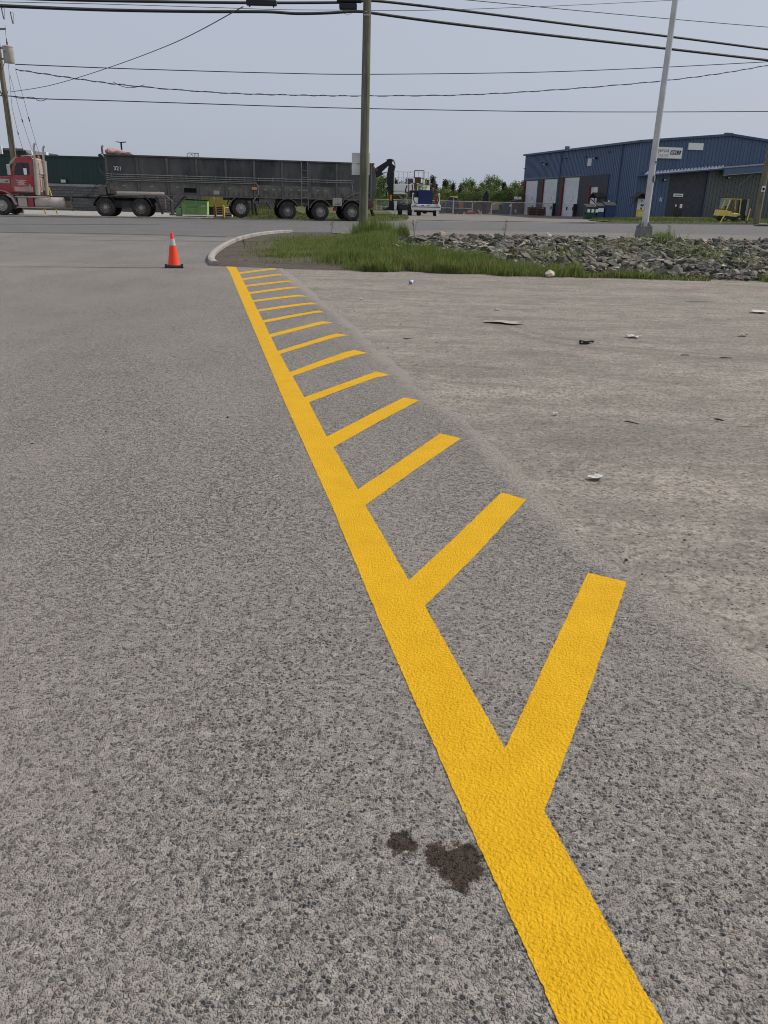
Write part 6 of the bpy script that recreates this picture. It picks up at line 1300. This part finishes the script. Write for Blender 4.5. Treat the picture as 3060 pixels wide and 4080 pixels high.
for grp, L, Y0 in (('trees beyond the yard fence', trees, 150), ('bushes beyond the yard fence', low, 142)):
    for i, (px_, py_, k) in enumerate(L):
        Y = Y0+random.uniform(-5, 7); q = A(px_, py_, Y); h = q.z+.6; tm, cm = TM[k]
        where = 'far left, behind the grapple arm' if px_ < 1560 else 'behind the lifts' if px_ < 1700 else 'just right of the lifts' if px_ < 1810 else 'above the fence centre' if px_ < 1930 else 'above the tan excavator' if px_ < 2000 else 'next to the warehouse corner'
        kd = KD[k] if grp[0] == 't' else 'low leafy bush'
        t = thing('tree' if grp[0] == 't' else 'bush', '%s beyond the fence, %s' % (kd, where), 'tree' if grp[0] == 't' else 'bush', (q.x, Y, -.65), random.uniform(0, 6.28), kd+'s '+where)
        s_ = h/5.0; t.scale = (s_*random.uniform(.8, 1.0), s_*.9, s_) if grp[0] == 't' else (s_*1.5, s_*1.3, s_)
        for nm, me in (('trunk', tm), ('crown', cm)):
            o = bpy.data.objects.new(nm, me); COL.objects.link(o); o.parent = t
# distant wood closing the view
V = []; F = []; Hh = []
for _ in range(9000):
    x = random.uniform(-60, 70); y = random.uniform(168, 182); z = random.uniform(-.5, 1.0)*1.2+2.4*random.random()*(.6+.5*noise.noise((x*.25, 1, 1))); c = Vector((x, y, z)); ls = .28
    u = Vector((random.gauss(0, 1), random.gauss(0, 1), random.gauss(0, 1))).normalized(); v = u.cross(Vector((random.gauss(0, 1), random.gauss(0, 1), random.gauss(0, 1)))).normalized(); o_ = len(V)
    V += [tuple(c-u*ls), tuple(c+v*ls*.7), tuple(c+u*ls), tuple(c-v*ls*.7)]; F.append((o_, o_+1, o_+2, o_+3)); Hh += [random.gauss(.4, .2)]*4
me = bpy.data.meshes.new('distant_wood'); me.from_pydata(V, [], F); me.materials.append(LFS[2]); hue_attr(me, Hh); o = bpy.data.objects.new('distant_wood', me); COL.objects.link(o); tag(o, 'dense green undergrowth far behind the fence and trees', 'wood', kind='stuff')
# grass on the far verge, mound and lawn
def area_grass(name, poly, n, h0, h1, label, mat='lawn', wd=.03, zf=hz):
    xs_, ys_ = [p[0] for p in poly], [p[1] for p in poly]; pts = []
    while len(pts) < n:
        x, y = random.uniform(min(xs_), max(xs_)), random.uniform(min(ys_), max(ys_))
        if inpoly((x, y), poly) and nz(x, y, .5) > -.45+.4*random.random(): pts.append((x, y, random.uniform(h0, h1), wd, .12*nz(x, y, .3)))
    tag(blades(name, pts, Mt[mat], zf=zf, dry=.1), label, 'grass', kind='stuff')
area_grass('verge_grass', [p for p in vg[:6]]+[(1, 80), (-6, 80), (-11, 66)], 9000, .05, .16, 'short grass on the verge behind the trailer wheels')
area_grass('lawn_grass', [G(2350, 879), G(2440, 885), G(2700, 888), G(3060, 893), (60, 90), (50, 99), (31, 95.5), (24, 97)], 9000, .08, .3, 'rough grass strip in front of the blue warehouse', zf=lambda x, y: hz(x, y)+.05)
mo = MB(); cxm, cym = A(1085, 866, 59).x, 59.5
for j in range(9):
    for i in range(17):
        u, v = i/16*2-1, j/8*2-1; r2 = min(1, u*u+v*v); mo.v.append((cxm+2.6*u, cym+2.2*v, .75*(1-r2)**1.2*(1+.2*nz(u, v, 3))-.02))
mo.f = [(j*17+i, j*17+i+1, (j+1)*17+i+1, (j+1)*17+i) for j in range(8) for i in range(16)]
S(mo.build('grass_mound', Mt['field'], smooth=True))
L = []
for _ in range(3500):
    a, q = random.uniform(0, 6.28), math.sqrt(random.random())*.97; u, v = q*math.cos(a), q*math.sin(a); L.append((cxm+2.6*u, cym+2.2*v, random.uniform(.05, .14), .03, 0))
tag(blades('mound_grass', L, Mt['lawn'], zf=lambda x, y: .75*(max(0, 1-((x-cxm)/2.6)**2-((y-cym)/2.2)**2))**1.2), 'grass on the little mound seen between the trailer wheels', 'grass', kind='stuff')
# ------------------------------------------------------------------ litter
def scrap(px_, py_, w_, d_, h_, mat, name, label, cat, rz=0, seed=0, poly=None):
    x, y = G(px_, py_); rnd = random.Random(seed); m = MB(); n = 9
    P = poly or [(math.cos(a)*(1+.35*rnd.uniform(-1, 1)), math.sin(a)*(1+.35*rnd.uniform(-1, 1))) for a in [i*6.283/14 for i in range(14)]]
    vs, _, fs, *_ = delaunay_2d_cdt([Vector(p) for p in P]+[Vector((i/4-1, j/4-1)) for i in range(9) for j in range(9) if inpoly((i/4-1, j/4-1), P)], [(i, (i+1) % len(P)) for i in range(len(P))], [], 1, 1e-4)
    zz = lambda p: h_*max(.04, .5+.9*noise.noise((p.x*1.3, p.y*1.3, seed*3.1)))
    k = len(vs); m.v = [(p.x*w_/2, p.y*d_/2, zz(p)) for p in vs]+[(p.x*w_/2, p.y*d_/2, zz(p)+.004) for p in vs]; m.f = [tuple(f) for f in fs]+[tuple(i+k for i in f) for f in fs]
    tag(m.build(name, Mt[mat], None, (x, y, .003), rz, smooth=True), label, cat)
scrap(2375, 1907, .095, .075, .016, 'paper', 'paper_scrap', 'torn white paper scrap on the gravel right of the longest far stripes', 'litter', .2, 1)
scrap(2010, 1287, .46, .26, .016, 'card', 'cardboard_scrap', 'tan torn cardboard piece flattened on the gravel in mid distance', 'litter', -.3, 2)
scrap(2525, 1344, .16, .14, .03, 'paper', 'paper_scrap', 'white crumpled bag on the gravel right of the black plastic part', 'litter', .1, 3)
scrap(3020, 1245, .26, .2, .03, 'paper', 'paper_scrap', 'pale sheet on the gravel at the right edge', 'litter', .1, 4)
scrap(1983, 1236, .1, .06, .02, 'paper', 'paper_scrap', 'tiny white scrap on the gravel behind the cardboard piece', 'litter', .1, 5)
scrap(1441, 1194, .08, .06, .02, 'paper', 'paper_scrap', 'tiny pale scrap on the gravel near the marking edge', 'litter', .6, 6)
scrap(2960, 1338, .13, .1, .03, 'card', 'cardboard_scrap', 'small tan scrap on the gravel near the right edge', 'litter', .2, 7)
scrap(2215, 1652, .06, .03, .012, 'paper', 'paper_scrap', 'small pale flake on the gravel in the middle of the lot', 'litter', .2, 8)
x, y = G(2336, 1371); t = thing('plastic_part', 'broken black plastic car part lying on the gravel', 'car part', (x, y, 0), .08); t.scale = (.5, .5, .55)
MB().prism([(-.16, .0), (.0, .0), (.1, .015), (.17, .05), (.15, .075), (-.02, .06), (-.17, .085)], -.03, .03).build('shell', Mt['conebase'], t, bevel=.006); MB().bx(-.13, -.1, -.034, -.03, .03, .055).bx(.05, .12, -.034, -.03, .03, .045).build('clip', Mt['paper'], t)
x, y = G(1640, 1131); t = thing('drink_can', 'crushed blue and white drink can on the gravel near the grass', 'can', (x, y, .0), .7)
MB().lathe([(.022, -.055), (.032, -.045), (.03, -.01), (.034, .02), (.032, .045), (.022, .055)], 14, Matrix.Translation((0, 0, .034)) @ Matrix.Rotation(R(75), 4, 'Y')).build('body', Mt['canblue'], t, smooth=True); MB().lathe([(.0335, -.02), (.0345, .0), (.0352, .02)], 14, Matrix.Translation((0, 0, .034)) @ Matrix.Rotation(R(75), 4, 'Y'), caps=False).build('band', Mt['white'], t)
def stick(px_, py_, l, r_, rz, label, mat='stick'):
    x, y = G(px_, py_); m = MB(); m.tube([(-l/2, 0, r_), (-l*.1, .02*l, r_*1.3), (l/2, 0, r_)], [r_*.7, r_, r_*.6], 6); tag(m.build('stick', Mt[mat], None, (x, y, 0), rz, smooth=True), label, 'stick')
stick(2516, 1686, .11, .005, -.7, 'thin dark twig on the gravel, middle of the lot'); stick(2865, 1676, .07, .007, -.8, 'short dark twig on the gravel, right of the other twig'); stick(2790, 1203, .55, .003, .15, 'long thin twig lying far across the gravel'); stick(2980, 1702, .16, .005, .05, 'pale sliver of wood on the gravel at the right', 'card'); stick(1622, 1352, .09, .006, .1, 'dark strip of rubber on the gravel beside the hatch stripes'); stick(2728, 1417, .09, .006, 0, 'dark rubber strip in the tyre rut on the gravel'); stick(2892, 1428, .13, .006, -.05, 'long dark rubber strip in the tyre rut at the right')
def stone(px_, py_, r_, mat, label, name='stone'):
    x, y = G(px_, py_); v, f = rock_verts(1); m = MB(); m.add(v, f, Matrix.Scale(r_, 4)); tag(m.build(name, Mt[mat], None, (x, y, r_*.4), random.uniform(0, 3)), label, 'stone')
stone(2490, 2233, .014, 'conebase', 'black stone on the gravel just above the nearest stripe end'); stone(378, 3156, .008, 'clod', 'small reddish brown clod on the asphalt at lower left', 'clod'); stone(636, 2076, .006, 'conebase', 'tiny black stone alone on the asphalt left of the yellow line'); stone(2120, 2760, .006, 'paper', 'small white stone on the asphalt between line and first stripe')
